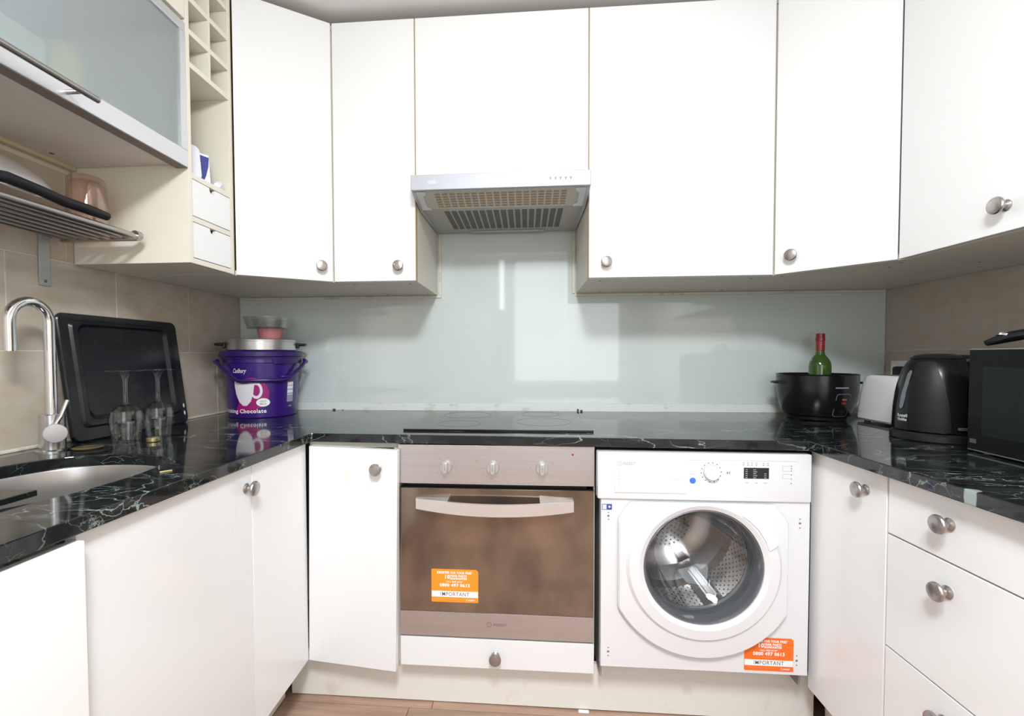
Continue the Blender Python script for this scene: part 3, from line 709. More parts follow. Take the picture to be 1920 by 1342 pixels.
cutter = obj('cutter', MB().loft([sink_ring(0, ZW - 0.1), sink_ring(0, ZW + 0.1)], cap=True), marb)
md = wto.modifiers.new('b', 'BOOLEAN'); md.operation = 'DIFFERENCE'; md.object = cutter; md.solver = 'EXACT'
bv = wto.modifiers.new('v', 'BEVEL'); bv.width = 0.002; bv.segments = 2; bv.limit_method = 'ANGLE'; bv.angle_limit = 0.9
bpy.context.view_layer.update()
nm = bpy.data.meshes.new_from_object(wto.evaluated_get(bpy.context.evaluated_depsgraph_get()))
wto.modifiers.clear(); wto.data = nm; bpy.data.objects.remove(cutter)
for p in nm.polygons: p.use_smooth = False
tag(wto, 'black marble worktop with pale veins running round three sides', 'worktop')

# sink
sk = thing('sink', 'stained oval stainless steel undermount sink in the worktop', 'sink', (SCX, SCY, 0.68))
prof = [(0.025, 0.8495), (-0.0005, 0.8495), (-0.002, 0.846), (-0.006, 0.80), (-0.014, 0.72), (-0.030, 0.700), (-0.07, 0.690), (-0.13, 0.686), (-0.155, 0.685)]
sb = MB().loft([sink_ring(k, z) for k, z in prof])
sb.prism([(p[0], p[1]) for p in sink_ring(-0.155, 0)], 'z', 0.684, 0.685)
obj('bowl', sb, sinkm, sk)
obj('drain', MB().lathe([(0, 0.003), (0.012, 0.003), (0.014, 0.006), (0.040, 0.006), (0.044, 0.001), (0.044, 0)], (SCX, SCY, 0.685), 'z', 32), chrome, sk)

# slab lying over left end of sink
slab = MB().box(-0.85, -0.455, -1.66, -1.268, ZW + 0.0002, ZW + 0.0105, 0.001)
tag(obj('stone_board', slab, marb), 'thin black marble board lying over near end of the sink', 'board')

# hob
hob = thing('hob', 'black glass ceramic hob set on the worktop above the oven', 'hob', (0.30, -0.3, ZW))
obj('glass_top', MB().box(-0.003, 0.603, -0.546, -0.045, ZW + 0.0003, ZW + 0.0062, 0.0015), hobm, hob)
obj('front_edge_strip', MB().box(-0.0035, 0.6035, -0.550, -0.5462, ZW + 0.0003, ZW + 0.0066, 0.001), mat('hob_edge', (0.01, 0.01, 0.01), 0.2, metal=0.3), hob)
for cx_, cy_, r_ in ((0.16, -0.19, 0.095), (0.455, -0.36, 0.098), (0.16, -0.42, 0.075), (0.45, -0.15, 0.075)):
    obj('cooking_ring', MB().lathe([(r_ - 0.0018, 0), (r_, 0), (r_, 0.0003), (r_ - 0.0018, 0.0003)], (cx_, cy_, ZW + 0.0062), 'z', 64, closed=True), hobring, hob)

# ------------------------------------------------------------------ wall cupboards, back run
cap_m = mat('cap_taupe', (0.24, 0.19, 0.14), 0.6)
def wall_unit(label, x0, x1, z0, z1, kx=None, kz=1.437):
    t = thing('wall_cupboard', label, 'cupboard', ((x0 + x1) / 2, -0.2, z0))
    ob = open_box(x0 + 0.0005, x1 - 0.0005, YU + 0.022, -0.001 if z0 > 1.7 else -0.0065, z0, z1, '-y')
    obj('carcass', ob, cream, t)
    d = obj('door', MB().box(x0 + 0.0022, x1 - 0.0022, YU, YU + 0.019, z0 + 0.001, z1 - 0.002, 0.0010), white, t)
    for xe in (x0 + 0.0002, x1 - 0.0021): obj('edge_strip', MB().box(xe, xe + 0.0019, YU + 0.0030, YU + 0.022, z0 + 0.001, z1 - 0.002), edge_tan, t)
    if kx is not None: knob(d, kx, YU, kz)
    if z0 < 1.5:
        for cx_, cy_ in ((x0 + 0.05, -0.33), (x1 - 0.04, -0.33), (x1 - 0.03, -0.06), (x0 + 0.09, -0.05)):
            obj('screw_cap', MB().lathe([(0, 0), (0.0045, 0), (0.004, -0.001), (0, -0.0012)], (cx_, cy_, z0), 'z', 12), cap_m, t)
    return t
A0, A1, A2, A3 = -0.294, 0.005, 0.606, 1.215
wall_unit('narrow white wall cupboard left of extractor hood with knob lower right', A0, A1 , ZUB, ZUT, -0.055, 1.436)
wall_unit('white wall cupboard directly above the extractor hood, no knob', A1, A2, 1.738, ZUT)
wall_unit('wide white wall cupboard right of extractor hood with knob lower left', A2, A3, ZUB, ZUT, 0.664, 1.436)
# undersides with screw caps
def corner_unit(label, pts, da, db, kfrac, kz=1.437):
    """pentagon corner cupboard; pts = carcass plan; door spans da->db"""
    t = thing('corner_wall_cupboard', label, 'cupboard', (sum(p[0] for p in pts) / len(pts), sum(p[1] for p in pts) / len(pts), ZUB))
    mb = MB().prism(pts, 'z', ZUB + 0.0005, ZUB + 0.017); mb.prism(pts, 'z', ZUT - 0.016, ZUT)
    n = len(pts)
    for i in range(n):
        a, b_ = Vector(pts[i]), Vector(pts[(i + 1) % n])
        if i == DIAG: continue
        dvec = (b_ - a).normalized(); nv = Vector((-dvec.y, dvec.x)); cen = Vector((sum(p[0] for p in pts) / n, sum(p[1] for p in pts) / n))
        if (cen - a).dot(nv) < 0: nv = -nv
        q = [a, b_, b_ + nv * 0.012, a + nv * 0.012]
        mb.prism([(v.x, v.y) for v in q], 'z', ZUB + 0.017, ZUT - 0.016)
    obj('carcass', mb, cream, t)
    a, b_ = Vector(da), Vector(db); L_ = (b_ - a).length; ang = math.atan2(b_.y - a.y, b_.x - a.x)
    M = Matrix.Translation((a.x, a.y, 0)) @ Matrix.Rotation(ang, 4, 'Z')
    d = obj('door', MB().box(0.0015, L_ - 0.0015, 0, 0.019, ZUB + 0.001, ZUT - 0.002, 0.0012, M=M), white, t)
    p = M @ Vector((L_ * kfrac, 0, kz)); knob(d, p.x, p.y, p.z, ang)
    return t
DIAG = 2
corner_unit('white diagonal corner wall cupboard above purple bucket', [(XL + 0.002, -0.008), (XL + 0.002, -0.5640), (-0.580, -0.5640), (A0 - 0.002, -0.378), (A0 - 0.002, -0.008)], (-0.5510, -0.5635), (A0 - 0.0015, YU), 0.86, 1.436)
cu_r = corner_unit('white diagonal corner wall cupboard above kettle and toaster', [(XR - 0.002, -0.008), (A3 + 0.002, -0.008), (A3 + 0.002, -0.378), (1.452, -0.6175), (XR - 0.002, -0.6175)], (A3 + 0.0015, YU), (XUR, -0.6190), 0.17, 1.440)

for cx_, cy_ in ((1.26, -0.36), (1.50, -0.50), (1.70, -0.56), (1.48, -0.57)):
    obj('screw_cap', MB().lathe([(0, 0), (0.0045, 0), (0.004, -0.001), (0, -0.0012)], (cx_, cy_, ZUB + 0.0005), 'z', 12), cap_m, cu_r)
# right wall cupboard
t = thing('wall_cupboard', 'white cupboard on the right wall above microwave with dark round knob', 'cupboard', (1.65, -0.8, ZUB))
obj('carcass', open_box(1.457, XR - 0.002, -0.962, -0.620, ZUB, ZUT, '-x'), cream, t)
d = obj('door', MB().box(XUR, 1.4545, -0.9615, -0.6210, ZUB + 0.001, ZUT - 0.002, 0.0012), white, t)
knob(d, XUR, -0.907, 1.442, -PI / 2)
t = thing('wall_cupboard', 'white cupboard on the right wall, next one towards the viewer', 'cupboard', (1.65, -1.2, ZUB))
obj('carcass', open_box(1.457, XR - 0.002, -1.40, -0.9635, ZUB, ZUT, '-x'), cream, t)
obj('door', MB().box(XUR, 1.4545, -1.40, -0.9640, ZUB + 0.001, ZUT - 0.002, 0.0012), white, t)
# dark underside hinge caps


# ------------------------------------------------------------------ left shelf unit with drawers
t = thing('open_shelf_unit', 'cream open shelf unit with pigeonholes and two small drawers', 'shelf unit', (-0.73, -0.67, ZUB))
SU0, SU1 = -0.764, -0.568
b = MB(); th = 0.014
b.box(XL + 0.002, XUL, SU0, SU0 + th, ZUB, ZUT, 0.0008); b.box(XL + 0.002, XUL, SU1 - th, SU1, ZUB, ZUT, 0.0008)
b.box(XL + 0.002, XL + 0.010, SU0 + th, SU1 - th, ZUB, ZUT)
obj('frame', b, cream, t)
for z in (ZUB + 0.008, 1.512, 1.633, 1.943, 2.035, 2.128, 2.220, ZUT - 0.008):
    obj('shelf', MB().box(XL + 0.010, XUL - 0.0005, SU0 + th, SU1 - th, z - 0.0075, z + 0.0075, 0.0006), cream, t)
ymid = (SU0 + SU1) / 2
obj('divider', MB().box(XL + 0.010, XUL - 0.001, ymid - 0.004, ymid + 0.004, 1.9505, ZUT - 0.016), cream, t)
for z0, z1 in ((ZUB + 0.018, 1.5025), (1.522, 1.6235)):
    pts = [(SU0 + th + 0.002, z0), (SU1 - th - 0.002, z0), (SU1 - th - 0.002, z1)]
    for i in range(9):
        a = i * PI / 8; pts.append((ymid + 0.013 * math.cos(a), z1 - 0.016 * math.sin(a)))
    pts.append((SU0 + th + 0.002, z1))
    db = MB().prism(pts, 'x', XUL - 0.012, XUL - 0.001)
    dro = obj('drawer', db, white, t)
    obj('drawer_box', MB().box(XL + 0.03, XUL - 0.0125, SU0 + th + 0.004, SU1 - th - 0.004, z0 + 0.003, z1 - 0.035), cream, dro)
# brown gap strip between the shelf unit and the corner cupboard
tag(obj('corner_joint_strip', MB().box(XL + 0.02, -0.5535, -0.5679, -0.5645, ZUB + 0.001, ZUT - 0.002), mat('brown_joint', (0.34, 0.22, 0.11), 0.6)), 'thin brown strip in joint between shelf unit and corner cupboard', 'strip')

# things in the shelf unit (floor of cell z=1.6405)
zc_ = 1.6407
t = thing('milky_cover', 'milky white plastic lid with dark print leaning in shelf cell', 'cover', (-0.60, -0.722, zc_))
R0 = Matrix.Translation((-0.590, -0.722, zc_)) @ Matrix.Rotation(math.radians(-62), 4, 'Z') @ Matrix.Rotation(math.radians(8), 4, 'X')
def rrect(w_, h, r, n=6):
    out = []
    for cx_, cy_, a0 in ((w_ / 2 - r, h - r, 0), (-w_ / 2 + r, h - r, PI / 2), (-w_ / 2 + r, r, PI), (w_ / 2 - r, r, 1.5 * PI)):
        for i in range(n + 1): out.append((cx_ + r * math.cos(a0 + i * PI / 2 / n), cy_ + r * math.sin(a0 + i * PI / 2 / n)))
    return out
zrot = math.radians(58)
R0 = Matrix.Translation((-0.585, -0.716, zc_)) @ Matrix.Rotation(zrot, 4, 'Z') @ Matrix.Rotation(math.radians(-10), 4, 'X')
obj('lid_plate', MB().prism(rrect(0.062, 0.105, 0.016), 'y', -0.005, 0.0, 0.0015, M=R0), crumple, t)
tx = text_bm('=====', 0.014, bold=0.0003)
for v in tx.verts: v.co = R0 @ Vector((0.004 - v.co.y, -0.0058, 0.058 + v.co.x))
obj('lettering', tx, ink, t)
t = thing('paper_packet', 'white packet with bold dark blue shape standing in shelf cell', 'packet', (-0.60, -0.66, zc_))
R1 = Matrix.Translation((-0.590, -0.664, zc_ + 0.0018)) @ Matrix.Rotation(zrot, 4, 'Z') @ Matrix.Rotation(math.radians(-7), 4, 'X')
obj('packet_body', MB().box(-0.028, 0.028, 0, 0.012, 0.0005, 0.098, 0.002, M=R1), wpl, t)
bl = [(-0.024, 0.093), (0.027, 0.090), (0.024, 0.06), (0.016, 0.03), (0.006, 0.004), (-0.004, 0.006), (-0.003, 0.04), (0.004, 0.068), (-0.024, 0.070)]
obj('blue_print', MB().prism(bl, 'y', -0.0008, 0.0004, M=R1), navy, t)
cr = bmesh.new(); bmesh.ops.create_icosphere(cr, subdivisions=2, radius=0.017)
for v in cr.verts: v.co = Vector((v.co.x * random.uniform(.7, 1.2) - 0.578, v.co.y * random.uniform(.7, 1.25) - 0.608, max(0.0005, v.co.z * random.uniform(.7, 1.2) + 0.0145) + zc_))
tag(obj('crumpled_wrapper', cr, crumple, flat=True), 'small crumpled clear plastic wrapper at front of shelf cell', 'wrapper')

# ------------------------------------------------------------------ left flap cupboard with frosted glass
t = thing('glass_wall_cupboard', 'wall cupboard with aluminium-framed frosted glass flap above dish rack', 'cupboard', (-0.73, -1.2, 1.655))
GY0, GY1, GZ0, GZ1 = -1.565, -0.7665, 1.658, 2.052
cb = open_box(XL + 0.002, -0.588, GY0, GY1, GZ0, GZ1, 'x')
obj('carcass', cb, mat('grey_cream_carcass', (0.72, 0.68, 0.63), 0.45), t)
fr = MB(); fw, x0, x1 = 0.046, -0.586, -0.551
zb2, zt2 = 1.648, 2.044
fr.prism([(GY0, zb2), (GY1, zb2), (GY1, zt2), (GY0, zt2)], 'x', x0, x0 + 0.003)
fr = MB()
fr.box(x0, x1, GY0, GY1, zb2, zb2 + fw, 0.002); fr.box(x0, x1, GY0, GY1, zt2 - fw * 0.55, zt2, 0.002)
fr.box(x0, x1, GY1 - 0.022, GY1, zb2 + fw, zt2 - fw * 0.55, 0.002); fr.box(x0, x1, GY0, GY0 + 0.022, zb2 + fw, zt2 - fw * 0.55, 0.002)
fl_ = obj('flap_frame', fr, steel_b, t)
obj('underside_shade_strip', MB().box(x0 + 0.001, x1 - 0.002, GY0 + 0.001, GY1 - 0.001, zb2 - 0.0012, zb2 + 0.0002), mat('underside_shade', (0.20, 0.175, 0.15), 0.6), fl_)  # dark strip paints the shade on the underside of the flap frame
obj('frosted_pane', MB().box(-0.562, -0.558, GY0 + 0.02, GY1 - 0.02, zb2 + fw - 0.002, zt2 - fw * 0.55 + 0.002), frost, fl_)
hbm = MB().tube([(-0.515, -1.072, 1.664), (-0.515, -1.52, 1.664)], 0.0065, 16)
hbm.tube([(-0.551, -1.105, 1.664), (-0.515, -1.105, 1.664)], 0.0045, 10).tube([(-0.551, -1.49, 1.664), (-0.515, -1.49, 1.664)], 0.0045, 10)
obj('bar_handle', hbm, nickel, fl_)
cm_ = MB()
for x, y in ((-0.60, -0.815), (-0.86, -0.86), (-0.60, -1.1)): cm_.lathe([(0, 0), (0.0055, 0), (0.005, -0.0012), (0, -0.0012)], (x, y, GZ0), 'z', 14)
stuff(obj('screw_cap', cm_, mat('cap_brown', (0.22, 0.15, 0.11), 0.6), t))
obj('rear_edge_strip', MB().box(XL + 0.002, XL + 0.020, GY0, GY1, GZ0 - 0.010, GZ0, 0.001), mat('yellow_edge', (0.62, 0.54, 0.34), 0.5), t)
t = thing('wall_cupboard', 'cream cupboard above the frosted glass flap, upper left corner', 'cupboard', (-0.73, -1.2, 2.06))
obj('carcass', open_box(XL + 0.002, -0.575, GY0, GY1, 2.056, ZUT, 'x'), cream, t)
obj('door', MB().box(-0.574, XUL, GY0, GY1, 2.057, ZUT - 0.002, 0.0012), cream, t)
# crockery behind frosted glass
zf = GZ0 + 0.0165
bowl = MB().lathe([(0, 0), (0.04, 0), (0.045, 0.004), (0.085, 0.05), (0.095, 0.09), (0.092, 0.09), (0.082, 0.052), (0.04, 0.008), (0, 0.007)], (-0.668, -1.12, zf + 0.10), 'z', 32)
wb = MB().box(-0.80, -0.60, -1.24, -1.10, zf, zf + 0.0995, 0.004)
tag(obj('storage_box', wb, inner_w), 'grey-white box standing behind frosted glass under blue bowl', 'box')
tag(obj('mixing_bowl', bowl, inner_b), 'blue bowl seen blurred behind the frosted glass', 'bowl')
tag(obj('jar', MB().lathe([(0, 0), (0.028, 0), (0.03, 0.004), (0.03, 0.085), (0.022, 0.095), (0.022, 0.11), (0, 0.11)], (-0.60, -1.062, zf), 'z', 24), inner_y), 'yellow jar seen blurred behind the frosted glass', 'jar')
for i in range(6):
    o = obj('plate', MB().lathe([(0, 0), (0.05, 0), (0.09, 0.008), (0.09, 0.011), (0.05, 0.004), (0, 0.004)], (-0.70, -0.885, zf + i * 0.0118), 'z', 32), inner_w)
    tag(o, 'white plate in stack blurred behind the frosted glass', 'plate', 'plates behind the frosted glass')

# ------------------------------------------------------------------ steel tube shelf
RZ = 1.450
t = thing('tube_shelf', 'stainless steel tube shelf bracketed to tiled wall above the sink', 'shelf', (-0.79, -1.15, RZ))
RY1, RY0 = -0.800, -1.50
for i, x in enumerate((-0.676, -0.712, -0.746, -0.780, -0.814, -0.848, -0.882)):
    r_ = 0.0090 if i == 0 else 0.0075
    obj('tube', MB().tube([(x, RY0, RZ + (-0.0014 if i == 0 else 0)), (x, RY1 - (0 if i == 0 else 0.006), RZ + (-0.0014 if i == 0 else 0))], r_, 14), nickel, t)
obj('end_bar', MB().box(-0.898, -0.672, RY1 - 0.012, RY1 + 0.002, RZ - 0.012, RZ + 0.006, 0.003), nickel, t)
obj('end_bar', MB().box(-0.898, -0.672, RY0 - 0.002, RY0 + 0.012, RZ - 0.012, RZ + 0.006, 0.003), nickel, t)
obj('end_cap', MB().lathe([(0, 0), (0.0125, 0), (0.0125, 0.016), (0.010, 0.019), (0, 0.019)], (-0.676, RY1 - 0.012, RZ + 0.002), 'y', 20), nickel, t)
bk = MB().box(XL, XL + 0.004, -0.862, -0.833, 1.312, 1.445, 0.001); bk.box(XL, XL + 0.012, -0.862, -0.833, 1.440, 1.456, 0.001)
bo = obj('bracket', bk, mat('bracket_steel', (0.50, 0.52, 0.54), 0.35, metal=0.7), t)
obj('screw', MB().lathe([(0, 0), (0.0045, 0), (0.003, 0.002), (0, 0.002)], (XL + 0.004, -0.847, 1.324), 'x', 12), ink, bo)
RT = RZ + 0.0078
# frying pan (upside) with lid
t = thing('frying_pan', 'black frying pan with curved handle on the steel tube shelf', 'pan', (-0.775, -1.275, RT))
obj('pan_body', MB().lathe([(0, 0), (0.098, 0), (0.105, 0.004), (0.122, 0.034), (0.119, 0.035), (0.102, 0.007), (0, 0.005)], (-0.775, -1.275, RT), 'z', 48), black_s, t)
hp_ = [(-0.715, -1.178, RT + 0.026), (-0.706, -1.150, RT + 0.034), (-0.700, -1.10, RT + 0.040), (-0.694, -1.04, RT + 0.034), (-0.690, -0.99, RT + 0.026), (-0.687, -0.93, RT + 0.025), (-0.684, -0.885, RT + 0.022)]
obj('handle', MB().tube(hp_, 0.01, 14, rs=[0.007, 0.012, 0.0145, 0.0135, 0.014, 0.0145, 0.012], flat=0.85), black_s, t)
obj('handle_collar', MB().tube([(-0.7085, -1.160, RT + 0.031), (-0.7035, -1.128, RT + 0.038)], 0.0128, 14), chrome, t)
ML = Matrix.Translation((-0.813, -1.035, RT + 0.084)) @ Matrix.Rotation(math.radians(33), 4, 'Y')
t = thing('pan_lid', 'polished steel pan lid leaning on wall behind the frying pan handle', 'lid', (-0.813, -1.045, RT))
obj('lid_dome', MB().lathe([(0.102, 0), (0.106, 0.002), (0.106, 0.010), (0.100, 0.014), (0.08, 0.026), (0.05, 0.034), (0, 0.037)], n=56, M=ML), mat('polished_lid_steel', (0.85, 0.85, 0.87), 0.22, metal=0.35), t)
# pink tumbler upside down
t = obj('tumbler', MB().lathe([(0, 0.132), (0.034, 0.132), (0.0395, 0.126), (0.0410, 0.118), (0.0475, 0.004), (0.0475, 0), (0.0450, 0), (0.0385, 0.112), (0.034, 0.118), (0, 0.120)], (-0.762, -0.862, RT + 0.0005), 'z', 40), pglass)
tag(t, 'pink-tinted faceted glass tumbler upside down on the tube shelf', 'glass')

# ------------------------------------------------------------------ extractor hood
H = thing('extractor_hood', 'grey metal extractor hood with vented filter under the cupboard above hob', 'extractor hood', (0.303, -0.25, 1.66))
HX0, HX1, HYF = 0.008, 0.603, -0.478
hb = MB().box(HX0, HX1, HYF, HYF + 0.016, 1.671, 1.7215, 0.002)
front_ = obj('front_panel', hb, hood_m, H)
# side cheeks (profile in y,z)
chk = [(HYF + 0.016, 1.7215), (HYF + 0.016, 1.668), (-0.33, 1.644), (-0.012, 1.650), (-0.012, 1.735), (-0.35, 1.735)]
sb_ = MB().prism(chk, 'x', HX0 + 0.001, HX0 + 0.012); sb_.prism(chk, 'x', HX1 - 0.012, HX1 - 0.001)
sb_.box(HX0 + 0.012, HX1 - 0.012, -0.35, -0.012, 1.728, 1.735); sb_.box(HX0 + 0.012, HX1 - 0.012, HYF + 0.016, -0.35, 1.7145, 1.7215)
sb_.box(HX0 + 0.012, HX1 - 0.012, -0.018, -0.012, 1.652, 1.728)
obj('body', sb_, hood_m, H)
# underside panels
fa = Vector((0, HYF + 0.020, 1.6745)); fb = Vector((0, -0.345, 1.650))
vp = MB().prism([(fa.y, fa.z), (fb.y, fb.z), (fb.y, fb.z + 0.004), (fa.y, fa.z + 0.004)], 'x', HX0 + 0.012, HX1 - 0.012)
vpo = obj('vent_panel', vp, hood_vent, H)
sdir = (fb - fa)
nrm = Vector((0, sdir.z, -sdir.y)).normalized()
if nrm.z > 0: nrm = -nrm
sm = MB()
for c_ in range(18):
    xc = 0.090 + c_ * (0.430 / 17)
    for r_ in range(6):
        k0 = 0.16 + r_ * 0.135; p0 = fa + sdir * k0; p1 = fa + sdir * (k0 + 0.075)
        sm.quad((xc - 0.0095, p0.y + nrm.y * .0006, p0.z + nrm.z * .0006), (xc + 0.0095, p0.y + nrm.y * .0006, p0.z + nrm.z * .0006), (xc + 0.0095, p1.y + nrm.y * .0006, p1.z + nrm.z * .0006), (xc - 0.0095, p1.y + nrm.y * .0006, p1.z + nrm.z * .0006))
stuff(obj('vent_slots', sm, slot_m, vpo))
for x0_, s_ in ((HX0 + 0.012, 1), (HX1 - 0.012, -1)):
    pts = [(0, 0.0), (0.034, 0.0), (0.030, 0.18), (0.020, 0.25), (0.020, 0.80), (0.032, 0.90), (0.034, 1.0), (0, 1.0)]
    mbx = MB(); va = []
    vs1 = [fa + sdir * b_ + Vector((x0_ + s_ * a, 0, 0)) + nrm * 0.0035 for a, b_ in pts]; vs0 = [v - nrm * 0.0035 for v in vs1]
    tb = bmesh.new(); A_ = [tb.verts.new(v) for v in vs1]; B_ = [tb.verts.new(v) for v in vs0]
    tb.faces.new(A_); tb.faces.new(B_[::-1])
    for i in range(len(A_)): tb.faces.new((A_[i], B_[i], B_[(i + 1) % len(A_)], A_[(i + 1) % len(A_)]))
    bmesh.ops.recalc_face_normals(tb, faces=tb.faces); mbx.merge(tb)
    obj('end_bracket', mbx, steel_b, H)
ub = obj('filter_panel', MB().box(HX0 + 0.012, HX1 - 0.012, -0.345, -0.018, 1.650, 1.654), hood_in, H)
for c_ in range(17):
    xc = 0.102 + c_ * (0.415 / 16)
    obj('filter_slot', MB().box(xc - 0.0095, xc + 0.0095, -0.315, -0.085, 1.6485, 1.6499), slot_d, ub)
obj('rear_lip', MB().box(0.16, 0.47, -0.05, -0.03, 1.643, 1.650, 0.002), hood_in, H)
bts = MB()
for i in range(5):
    x = 0.472 + i * 0.0165
    bts.prism([(x - 0.004, 1.700), (x + 0.004, 1.700), (x + 0.001, 1.692), (x - 0.001, 1.692)], 'y', HYF - 0.0015, HYF, 0.0004)
stuff(obj('push_buttons', bts, mat('button_dark', (0.30, 0.24, 0.22), 0.4), H))
obj('badge', MB().box(0.066, 0.094, HYF - 0.0006, HYF, 1.689, 1.703), mat('badge_grey', (0.52, 0.52, 0.60), 0.4, metal=0.4), H)

# ------------------------------------------------------------------ tap
FX, FY = -0.822, -0.914
t = thing('mixer_tap', 'chrome gooseneck mixer tap with side lever behind the sink', 'tap', (FX, FY, ZW))
obj('base', MB().lathe([(0, 0), (0.034, 0), (0.034, 0.003), (0.028, 0.005), (0.0262, 0.006), (0.0262, 0.094), (0.0248, 0.096), (0, 0.096)], (FX, FY, ZW), 'z', 32), mat('dull_chrome', (0.62, 0.62, 0.63), 0.22, metal=1.0), t)
pts = [(FX, FY, ZW + 0.09), (FX, FY, ZW + 0.2)]
zt_ = ZW + 0.330; R_ = 0.0455
for i in range(0, 19):
    a = PI * i / 18; pts.append((FX, FY - R_ + R_ * math.cos(a), zt_ + R_ * math.sin(a) * 1.05))
pts.append((FX, FY - 2 * R_ , zt_ - 0.035)); pts.append((FX, FY - 2 * R_, ZW + 0.256))
obj('spout', MB().tube(pts, 0.0118, 20), chrome, t)
hdv = Vector((0.80, -0.60, 0)).normalized()
hp0 = Vector((FX, FY, ZW + 0.052))
Mh = Matrix.Translation(hp0) @ hdv.to_track_quat('Z', 'Y').to_matrix().to_4x4()
hv = obj('valve_body', MB().lathe([(0, 0.0), (0.0185, 0.0), (0.0185, 0.050), (0.0225, 0.052), (0.0235, 0.060), (0.0225, 0.063), (0, 0.064)], n=32, M=Mh), chrome_old, t)
le = MB().tube([hp0 + hdv * 0.042 + Vector((0, 0, 0.015)), hp0 + hdv * 0.046 + Vector((0.006, 0.012, 0.04)), hp0 + hdv * 0.046 + Vector((0.012, 0.024, 0.080))], 0.0045, 12)
obj('lever', le, chrome, t)

# ------------------------------------------------------------------ baking tray leaning on left wall
TL = 0.368; lean = math.atan2(0.047, 0.365)
t = thing('baking_tray', 'large black enamel oven tray leaning against the tiled left wall', 'tray', (-0.862, -0.610, ZW + 0.0008), rot=(0, -lean, 0))
# local frame: z up along the tray, y width, x towards room
W2 = 0.215
tr = MB()
def rr2(w_, h0, h1, r, x, n=6):
    out = []
    for cy_, cz_, a0 in ((w_ - r, h1 - r, 0), (-w_ + r, h1 - r, PI / 2), (-w_ + r, h0 + r, PI), (w_ - r, h0 + r, 1.5 * PI)):
        for i in range(n + 1): out.append((x, cy_ + r * math.cos(a0 + i * PI / 2 / n), cz_ + r * math.sin(a0 + i * PI / 2 / n)))
    return out
rings = [rr2(W2 - 0.002, 0.002, TL - 0.002, 0.018, -0.008), rr2(W2, 0.0, TL, 0.020, -0.002), rr2(W2, 0.0, TL, 0.020, 0.004), rr2(W2 - 0.003, 0.003, TL - 0.003, 0.018, 0.007), rr2(W2 - 0.018, 0.018, TL - 0.010, 0.016, 0.004),
         rr2(W2 - 0.032, 0.036, TL - 0.018, 0.018, 0.004), rr2(W2 - 0.038, 0.042, TL - 0.024, 0.018, 0.010), rr2(W2 - 0.052, 0.056, TL - 0.030, 0.022, 0.010), rr2(W2 - 0.062, 0.070, TL - 0.036, 0.026, 0.001)]
tr.loft(rings)
fb_ = bmesh.new(); fb_.faces.new([fb_.verts.new(p) for p in rings[-1]]); bmesh.ops.recalc_face_normals(fb_, faces=fb_.faces); tr.merge(fb_)
fb_ = bmesh.new(); fb_.faces.new([fb_.verts.new(p) for p in rings[0]]); tr.merge(fb_)
obj('tray_sheet', tr, black_e, t, local=True)
hh = MB()
for z in (0.035, 0.062): hh.lathe([(0, 0), (0.004, 0), (0, 0.0008)], (0.0062, 0.200, z), 'x', 12, sx=2.0)
stuff(obj('rim_slot', hh, mat('slot_pale', (0.75, 0.75, 0.72), 0.4), t, local=True))

# ------------------------------------------------------------------ wine glasses upside down
def wineglass(x, y, z, h, rb, rf, label):
    t = thing('wine_glass', label, 'wine glass', (x, y, z), group='upturned wine glasses by the sink')
    bz = 0.108 * h / 0.204
    obj('bowl', MB().lathe([(rb * 0.80, 0), (rb * 0.93, bz * 0.35), (rb, bz * 0.62), (rb * 0.88, bz * 0.83), (rb * 0.55, bz * 0.96), (0.008, bz), (0.004, bz * 0.985), (rb * 0.50, bz * 0.94), (rb * 0.85, bz * 0.81), (rb * 0.965, bz * 0.61), (rb * 0.90, bz * 0.35), (rb * 0.775, 0)], (x, y, z), 'z', 40, closed=True), glass, t)
    obj('stem', MB().lathe([(0.010, bz), (0.0062, bz + 0.006), (0.0055, bz + 0.03), (0.006, h - 0.028), (0.011, h - 0.010), (0.016, h - 0.004)], (x, y, z), 'z', 24), glass, t)
    obj('foot', MB().lathe([(0.0, h - 0.004), (0.016, h - 0.004), (rf, h - 0.0015), (rf, h), (0, h)], (x, y, z), 'z', 40), glass, t)
wineglass(-0.740, -0.785, ZW + 0.0004, 0.2025, 0.0415, 0.0460, 'upturned stemmed wine glass, nearer the tap, standing before the black tray')
wineglass(-0.715, -0.700, ZW + 0.0004, 0.2035, 0.0390, 0.0430, 'upturned stemmed wine glass, nearer purple bucket, before the black tray')
cp_ = MB().lathe([(0, 0), (0.0155, 0), (0.0165, 0.002), (0.0165, 0.010), (0.0150, 0.012), (0, 0.012)], (-0.668, -0.775, ZW + 0.0004), 'z', 28)
tag(obj('bottle_cap', cp_, brass), 'small gold and silver screw cap by the wine glasses', 'cap')
gd = MB().lathe([(0, 0), (0.030, 0), (0.033, 0.003), (0.028, 0.0055), (0.016, 0.006), (0.012, 0.004), (0, 0.004)], (-0.760, -0.880, ZW + 0.0004), 'z', 36)
tag(obj('brass_disc', gd, brass), 'flat brass-coloured disc lying beside the tap base', 'disc')
mt_ = MB().box(-0.372, -0.350, -1.098, -1.095, ZW + 0.0003, ZW + 0.0025, 0.0005, M=Matrix.Translation((-0.361, -1.0965, 0)) @ Matrix.Rotation(0.9, 4, 'Z') @ Matrix.Translation((0.361, 1.0965, 0)))
tag(obj('crumb', mt_, mat('straw', (0.55, 0.48, 0.20), 0.6)), 'tiny straw-coloured scrap on worktop in front of sink', 'crumb')

